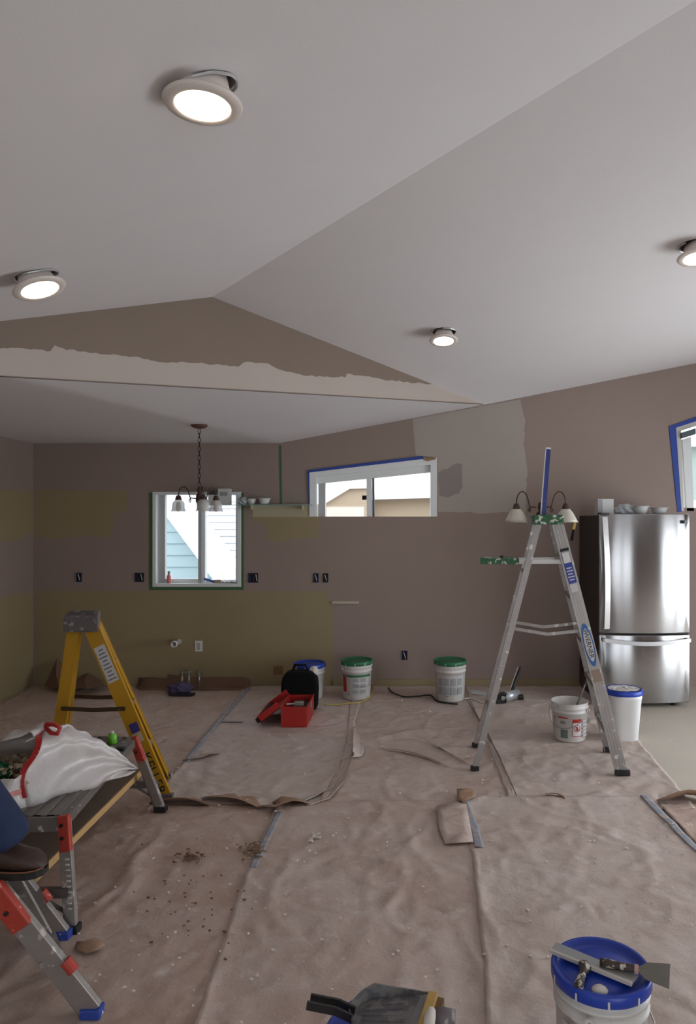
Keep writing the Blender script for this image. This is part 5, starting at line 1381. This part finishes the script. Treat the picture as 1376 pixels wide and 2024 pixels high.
for p, q in (((-1.44, 2.98), (-1.88, 2.98)), ((-1.50, 4.19), (-1.93, 4.19))):
    MB().bar(L2(p, 0.165), L2(q, 0.165), 0.04, 0.02, (0, 0, 1)).build('cross_brace', M_aludark, plat)
    m_ = lerp(L2(p, 0.165), L2(q, 0.165), 0.35)
    MB().bar(lerp(L2(p, 0.08), L2(q, 0.08), 0.02), m_, 0.018, 0.008, (0, 1, 0)).build('strut', M_aludark, plat)
for k in range(10):   # scale marks on the near leg
    z_ = 0.10 + 0.022 * k; t = z_ / dk
    c_ = V((-1.428, 2.975, 0)).lerp(V((n1[0], n1[1], dk)), t); c_ = V((c_.x - V(plat.location).x, c_.y - V(plat.location).y, z_))
    MB().box((c_.x + 0.002, c_.y - 0.019, z_), (c_.x + 0.018, c_.y - 0.0145, z_ + 0.006)).build('scale_mark', M_whiteplastic, plat)
pk_ = thing('pine_plank', 'pine plank lying on the lower braces of the work platform', 'plank', (-1.75, 3.6, 0.205))
a, b = V((-1.59 + 1.75, 2.94 - 3.6, 0)), V((-1.62 + 1.75, 4.28 - 3.6, 0))
mb = MB(); mb.prism([a, b, b - V((0.24, 0, 0)), a - V((0.24, 0, 0))], (0, 0, 0.036)); mb.build('board', M_wood, pk_, bevel=0.003)
mb = MB(); mb.prism([a + V((-0.006, 0.01, 0.0365)), b + V((-0.006, -0.01, 0.0365)), b - V((0.23, 0.01, -0.0365)), a - V((0.23, -0.01, -0.0365))], (0, 0, 0.001)); mb.build('board_top', M_woodgrey, pk_)  # thin brown-grey layer over the board's upper side, edges stay pine coloured
MB().cyl(a + V((-0.03, 0.05, 0.037)), a + V((-0.03, 0.05, 0.040)), 0.022, n=14).build('paint_blob', M_chip, pk_)

# nearer platform the worker stands on
e1, e2 = V((-1.43, 2.44)), V((-1.73, 2.88)); ld_ = V((-0.83, -0.56)) * 0.95
plat2, L2b = platform('work_platform', 'aluminium work platform under the boot at the lower left corner', ((tuple(e1), tuple(e2)), (tuple(e1 + ld_), tuple(e2 + ld_))), dk, 0.05)
M_ft = mat('blue_white_foot', (44, 70, 160), 0.5, var=0.1, vscale=20, speck=(214, 214, 214), spscale=22, spth=0.56)
for top_p, foot_p, w_, lk in ((tuple(e1), (-1.115, 2.475), 0.075, True), (tuple(e2), (-1.445, 2.935), 0.06, True), (tuple(e1 + ld_), (-2.62, 1.75), 0.06, True), (tuple(e2 + ld_), (-2.85, 2.3), 0.06, True)):
    tp_, ft, lg = leg_set(plat2, L2b, top_p, foot_p, dk, (1, 0, 0.6), M_ft, lk, w_)
    MB().cyl(lerp(ft, tp_, 0.42) + V((0.045, 0.0, 0.01)), lerp(ft, tp_, 0.36) + V((0.055, 0, 0.0)), 0.02, n=12).build('release_knob', M_red, lg)
mb = MB(); mb.bar(L2b((-1.265, 2.60), 0.07), L2b((-1.48, 2.62), 0.43), 0.045, 0.012, (1, 0, 0.5)); mb.build('brace', M_alu, plat2)
mb = MB(); mb.bar(L2b((-1.36, 2.72), 0.05), L2b((-1.52, 2.70), 0.36), 0.05, 0.014, (1, 0, 0.5)); mb.build('brace', M_aludark, plat2)
for z_ in (0.20, 0.36):
    t = z_ / dk; p = V((-1.115, 2.475)).lerp(e1, t); q = V((-1.445, 2.935)).lerp(e2, t)
    MB().bar(L2b(p, z_), L2b(q, z_), 0.075, 0.02, (0.8, 0.4, 0.1)).build('rung', M_alu, plat2)

# ------------------------------------------------------------------ rubbish bag
M_bag = mat('milky_plastic_film', (214, 208, 205), 0.3, var=0.08, vscale=9, bump=0.7, bscale=16, alpha=0.86)
bgt = thing('rubbish_bag', 'open white rubbish bag with red drawstring lying on the work platform', 'rubbish bag', (-1.72, 3.45, dk + 0.020))
SEC = [(263, 1520, 1526, .03), (252, 1513, 1534, .10), (236, 1503, 1543, .17), (215, 1490, 1553, .24), (190, 1473, 1563, .31), (160, 1456, 1575, .37), (130, 1443, 1587, .41), (100, 1438, 1598, .44),
       (70, 1441, 1612, .46), (40, 1447, 1624, .46), (10, 1458, 1634, .46), (-40, 1478, 1640, .44), (-90, 1505, 1645, .40)]
def bsec(u, n=40):
    """u: 0 tip of the bag .. 12 far end of the loose sleeve"""
    k = min(int(u), len(SEC) - 2); f = u - k
    px_, yt, yb, L_ = (SEC[k][i] * (1 - f) + SEC[k + 1][i] * f for i in range(4))
    dz0 = dk + 0.012; df = max(3.04, (EYE - dz0) * F / (yb - CY)); dm = df + L_ * 0.5
    X = (px_ - CX) / F * dm; h = max(0.01, EYE - (yt - CY) / F * dm - dz0)
    out = []
    for i in range(n + 1):
        th = pi * i / n
        wv = 1 + 0.07 * math.sin(th * 5 + u * 1.9) * math.sin(u * 1.3 + 1) + 0.05 * math.sin(th * 11 - u * 3.1) + 0.04 * math.sin(u * 5.3 + th * 2)
        p = V((X + 0.02 * math.sin(th * 6 + u * 2.2), dm - L_ / 2 * math.cos(th) * (1 + 0.12 * (wv - 1)), dz0 + h * (math.sin(th) ** 0.75 if math.sin(th) > 0 else 0) * (0.5 + 0.5 * wv)))
        out.append(p - V(bgt.location) + V((0, 0, 0.0)))
    return out
n = 40
us = [i * 0.25 for i in range(0, 29)]     # closed body up to u = 7
mb = MB().grid([bsec(u) for u in us]); body = mb.build('bag_body', M_bag, bgt, smooth=True, solid=0.0012)
us2 = [7 + i * 0.3 for i in range(17)]; rows = [bsec(u) for u in us2]
mb = MB(); fs = []; idx = lambda j, i: j * (n + 1) + i
for j in range(len(rows) - 1):
    lip = 5 if j < 12 else 4; hang = 17 + (2 if j > 8 else 0) - (3 if j < 2 else 0)
    for i in range(n):
        if lip <= i < hang: continue
        fs.append((idx(j, i), idx(j, i + 1), idx(j + 1, i + 1), idx(j + 1, i)))
mb.add([p for r_ in rows for p in r_], fs); slv = mb.build('bag_sleeve', M_bag, bgt, smooth=True, solid=0.0012)
rg = bsec(7.0); rg2 = bsec(7.25)
mb = MB()
for i in range(1, 23):
    o_ = V((0, -0.004, 0.004)); mb.bar(rg[i] + o_, rg[i + 1] + o_, 0.026, 0.003, (1, 0, 0))
mb.build('drawstring', mat('red_drawstring', (176, 40, 38), 0.45, var=0.12, vscale=20), bgt)
q0 = rg[19] + V((0, -0.006, 0.004))
MB().tube([q0, q0 + V((0.015, -0.02, 0.02)), q0 + V((0.06, -0.03, 0.022)), q0 + V((0.085, -0.03, 0.006)), q0 + V((0.075, -0.035, -0.02)), q0 + V((0.045, -0.03, -0.018)), q0 + V((0.01, -0.012, 0.0))], 0.010, 6).build('drawstring_loop', MATS['red_drawstring'], bgt, smooth=True)
mb = MB()
hem = [bsec(u)[2] + V((0, -0.012, 0.006)) for u in us2]
for a_, b_ in zip(hem, hem[1:]): mb.bar(a_, b_, 0.022, 0.003, (0, 0.3, 1))
mb.build('hem', mat('pale_red_hem', (190, 120, 116), 0.5), bgt)
# contents
mb = MB(); M_shv = mat('plaster_shavings', (182, 164, 136), 0.85, var=0.35, vscale=40)
ctr = V((-1.835, 3.27, dk + 0.10))
for k in range(480):
    c = ctr + V((random.gauss(0, 0.075), random.gauss(0, 0.06), random.uniform(-0.09, 0.06))); c.z = max(c.z, dk + 0.03)
    d1 = V((random.uniform(-1, 1), random.uniform(-1, 1), random.uniform(-0.6, 0.6))).normalized(); d2 = d1.orthogonal().normalized(); w_ = random.uniform(0.004, 0.012); L_ = random.uniform(0.02, 0.05); rows = []
    for i in range(5):
        t = i / 4 - 0.5; cc = c + d1 * (L_ * t) + d1.cross(d2) * (0.03 * (0.25 - t * t)); rows.append([cc - d2 * w_, cc + d2 * w_])
    mb.grid(rows)
tag(mb.build('shavings', M_shv, solid=0.0008), 'beige plaster and paper shavings spilling in the bag mouth', 'shavings', None, 'stuff')
M_grn = mat('green_bottle_plastic', (20, 96, 58), 0.15, alpha=0.9)
o = thing('green_bottle', 'dark green plastic bottle end among the shavings at the left frame edge', 'bottle', (-1.895, 3.20, dk + 0.145))
MB().lathe([(0.001, 0.0), (0.03, 0.004), (0.046, 0.03), (0.048, 0.12), (0.04, 0.16), (0.016, 0.20), (0.014, 0.22)], 24, Matrix.Rotation(-1.2, 4, 'Y') @ Matrix.Translation((0, 0, -0.09))).build('body', M_grn, o, smooth=True)
MB().cyl((-0.125, 0, 0.047), (-0.145, 0, 0.055), 0.017, n=14).build('cap', M_whiteplastic, o)
o = thing('green_spray_can', 'lime green can standing on the platform behind the rubbish bag', 'can', (-1.68, 3.98, dk + 0.008))
MB().lathe([(0.001, 0), (0.025, 0), (0.025, 0.05), (0.016, 0.065), (0.001, 0.066)], 18).build('body', mat('lime_green_enamel', (112, 190, 60), 0.35), o, smooth=True)
MB().cyl((0, 0, 0.066), (0, 0, 0.078), 0.009, n=10).build('nozzle', M_whiteplastic, o)
o = MB().box((0, 0, 0), (0.05, 0.035, 0.02), Matrix.Translation((-1.62, 3.86, dk + 0.008))).build('tape_roll', M_black, bevel=0.006); tag(o, 'small black block on the platform right of the lime can', 'block')

# ------------------------------------------------------------------ the worker standing on the nearer platform
def skinned(name, joints, edges, m, parent, sub=2, root=0):
    me = bpy.data.meshes.new(name); me.from_pydata([j[0] for j in joints], edges, []); me.materials.append(m)
    o_ = bpy.data.objects.new(name, me); COL.objects.link(o_); o_.parent = parent
    md = o_.modifiers.new('skin', 'SKIN'); md.use_smooth_shade = True
    for i, j in enumerate(joints):
        sv = me.skin_vertices[0].data[i]; r_ = j[1]; sv.radius = r_ if isinstance(r_, tuple) else (r_, r_); sv.use_root = (i == root)
    ms = o_.modifiers.new('sub', 'SUBSURF'); ms.levels = sub; ms.render_levels = sub
    return o_
wk = thing('person', 'person in dark blue jeans and brown boots standing on the platform at the left edge', 'person', (-1.80, 2.45, dk + 0.030))
W0 = V(wk.location)
def wp(x, y, z): return (x - W0.x, y - W0.y, z - W0.z)
sole = dk + 0.030
M_skin = mat('skin', (186, 140, 116), 0.5); M_jean = mat('dark_blue_denim', (28, 42, 76), 0.85, var=0.2, vscale=14, bump=0.25, bscale=90)
M_boot = mat('brown_leather_boot', (60, 38, 28), 0.55, var=0.25, vscale=14); M_sole = mat('boot_sole', (26, 22, 20), 0.7)
M_shirt = mat('grey_work_shirt', (110, 112, 118), 0.9, var=0.08, vscale=10)
hipz = 1.40
R_ank, R_kn, R_hip = (-1.45, 2.50, 0.60), (-1.65, 2.49, 0.98), (-1.80, 2.46, hipz)
L_ank, L_kn, L_hip = (-2.06, 2.42, 0.60), (-2.02, 2.42, 0.99), (-1.97, 2.44, hipz)
pel, spi, che, nek, hdc = (-1.885, 2.45, 1.44), (-1.89, 2.45, 1.62), (-1.90, 2.45, 1.80), (-1.90, 2.45, 2.00), (-1.89, 2.45, 2.11)
J = [(wp(*pel), 0.10), (wp(*spi), 0.095), (wp(*che), 0.105), (wp(*nek), 0.055),
     (wp(-1.87, 2.45, 2.075), (0.072, 0.066)), (wp(-1.89, 2.45, 2.14), (0.088, 0.076)), (wp(-1.90, 2.45, 2.215), (0.06, 0.055)),
     (wp(*R_hip), 0.085), (wp(*R_kn), 0.056), (wp(*R_ank), 0.040), (wp(*L_hip), 0.085), (wp(*L_kn), 0.056), (wp(*L_ank), 0.040)]
E = [(0, 1), (1, 2), (2, 3), (3, 4), (4, 5), (5, 6), (0, 7), (7, 8), (8, 9), (0, 10), (10, 11), (11, 12)]
for s, (sh_, el, wr) in ((1, ((-1.90, 2.64, 1.90), (-1.86, 2.72, 1.64), (-1.76, 2.66, 1.42))), (-1, ((-1.90, 2.26, 1.90), (-1.87, 2.18, 1.64), (-1.78, 2.22, 1.42)))):
    b0 = len(J); J += [(wp(*sh_), 0.062), (wp(*el), 0.045), (wp(*wr), 0.030)]; E += [(2, b0), (b0, b0 + 1), (b0 + 1, b0 + 2)]
    palm = len(J); J.append((wp(wr[0] + 0.02, wr[1] - s * 0.005, wr[2] - 0.055), (0.036, 0.022))); E.append((b0 + 2, palm))
    for k, (dy, ln) in enumerate(((-0.030, 0.075), (-0.010, 0.085), (0.010, 0.08), (0.030, 0.062))):
        f0 = len(J); px_, py_, pz_ = wr[0] + 0.03, wr[1] + dy, wr[2] - 0.09
        J += [(wp(px_, py_, pz_), 0.010), (wp(px_ + 0.012, py_, pz_ - ln * 0.5), 0.009), (wp(px_ + 0.0, py_, pz_ - ln), 0.008)]; E += [(palm, f0), (f0, f0 + 1), (f0 + 1, f0 + 2)]
    f0 = len(J); J += [(wp(wr[0] + 0.055, wr[1] - s * 0.02, wr[2] - 0.05), 0.011), (wp(wr[0] + 0.075, wr[1] - s * 0.025, wr[2] - 0.085), 0.009)]; E += [(palm, f0), (f0, f0 + 1)]
skinned('body', J, E, M_skin, wk)
# face and hair
MB().lathe([(0.001, 0.10), (0.05, 0.09), (0.085, 0.05), (0.094, 0.0), (0.088, -0.045), (0.07, -0.07)], 24, Matrix.Translation(wp(-1.91, 2.45, 2.16)) @ Matrix.Scale(0.92, 4, (0, 1, 0))).build('hair', mat('brown_hair', (58, 42, 32), 0.8), wk, smooth=True, fixn=False)
MB().tube([V(wp(-1.812, 2.45, 2.15)), V(wp(-1.790, 2.45, 2.115)), V(wp(-1.805, 2.45, 2.108))], [0.010, 0.016, 0.008], 8).build('nose', M_skin, wk, smooth=True)
for s in (-1, 1):
    MB().lathe([(0.001, 0.011), (0.008, 0.008), (0.011, 0.0)], 10, Matrix.Translation(wp(-1.812, 2.45 + s * 0.032, 2.145)) @ Matrix.Rotation(pi / 2, 4, 'Y')).build('eye', M_whiteplastic, wk, smooth=True)
    MB().tube([V(wp(-1.90, 2.45 + s * 0.080, 2.17)), V(wp(-1.905, 2.45 + s * 0.092, 2.14)), V(wp(-1.89, 2.45 + s * 0.082, 2.11))], [0.010, 0.014, 0.008], 8).build('ear', M_skin, wk, smooth=True)
MB().tube([V(wp(-1.806, 2.425, 2.078)), V(wp(-1.797, 2.45, 2.076)), V(wp(-1.806, 2.475, 2.078))], 0.006, 8).build('mouth', mat('lips', (150, 92, 84), 0.5), wk, smooth=True)
# clothes
JJ = [(wp(*pel), 0.105), (wp(*R_hip), 0.102), (wp(*R_kn), 0.082), (wp(-1.55, 2.495, 0.80), 0.088), (wp(-1.455, 2.50, 0.655), 0.095), (wp(-1.425, 2.50, 0.575), 0.105),
      (wp(*L_hip), 0.102), (wp(*L_kn), 0.080), (wp(-2.04, 2.42, 0.80), 0.078), (wp(-2.06, 2.42, 0.60), 0.085)]
skinned('jeans', JJ, [(0, 1), (1, 2), (2, 3), (3, 4), (4, 5), (0, 6), (6, 7), (7, 8), (8, 9)], M_jean, wk)
JS = [(wp(-1.885, 2.45, 1.33), 0.165), (wp(*spi), 0.145), (wp(*che), 0.165), (wp(-1.90, 2.45, 1.96), 0.075), (wp(-1.90, 2.64, 1.90), 0.078), (wp(-1.86, 2.72, 1.66), 0.066), (wp(-1.90, 2.26, 1.90), 0.078), (wp(-1.87, 2.18, 1.66), 0.066)]
skinned('shirt', JS, [(0, 1), (1, 2), (2, 3), (2, 4), (4, 5), (2, 6), (6, 7)], M_shirt, wk)
def boot(cx, cy):
    secs = []   # along the foot: heel to toe (x), half width, top height
    prof = [(-0.115, 0.030, 0.07), (-0.10, 0.042, 0.13), (-0.05, 0.047, 0.15), (0.0, 0.047, 0.135), (0.05, 0.048, 0.105), (0.10, 0.052, 0.085), (0.145, 0.050, 0.074), (0.175, 0.036, 0.055), (0.188, 0.015, 0.035)]
    q = []; n_ = 14
    for x, w_, t_ in prof:
        for i in range(n_):
            a = 2 * pi * i / n_; c_, s_ = math.cos(a), math.sin(a)
            q.append(V((cx + x, cy + w_ * (abs(c_) ** 0.7) * (1 if c_ > 0 else -1), sole + 0.018 + (t_ - 0.018) * (0.5 + 0.5 * (abs(s_) ** 0.8) * (1 if s_ > 0 else -1)))))
    fs_ = [(j * n_ + i, j * n_ + (i + 1) % n_, (j + 1) * n_ + (i + 1) % n_, (j + 1) * n_ + i) for j in range(len(prof) - 1) for i in range(n_)] + [tuple(range(n_)), tuple(range((len(prof) - 1) * n_, len(prof) * n_))]
    bt_ = MB().add(q, fs_).build('boot', M_boot, wk, smooth=True, off=W0)
    out = [(x, w_ + 0.006) for x, w_, t_ in prof]
    poly = [V((cx + x, cy + w_, sole)) for x, w_ in out] + [V((cx + x, cy - w_, sole)) for x, w_ in reversed(out)]
    MB().prism(poly, (0, 0, 0.024)).build('sole', M_sole, bt_, off=W0)
    MB().tube([V((cx + x, cy - w_ - 0.006, sole + 0.028)) for x, w_, t_ in prof], 0.003, 6).build('welt', mat('tan_stitching', (120, 78, 52), 0.7), bt_, off=W0)
boot(-1.478, 2.50); boot(-2.06, 2.42)
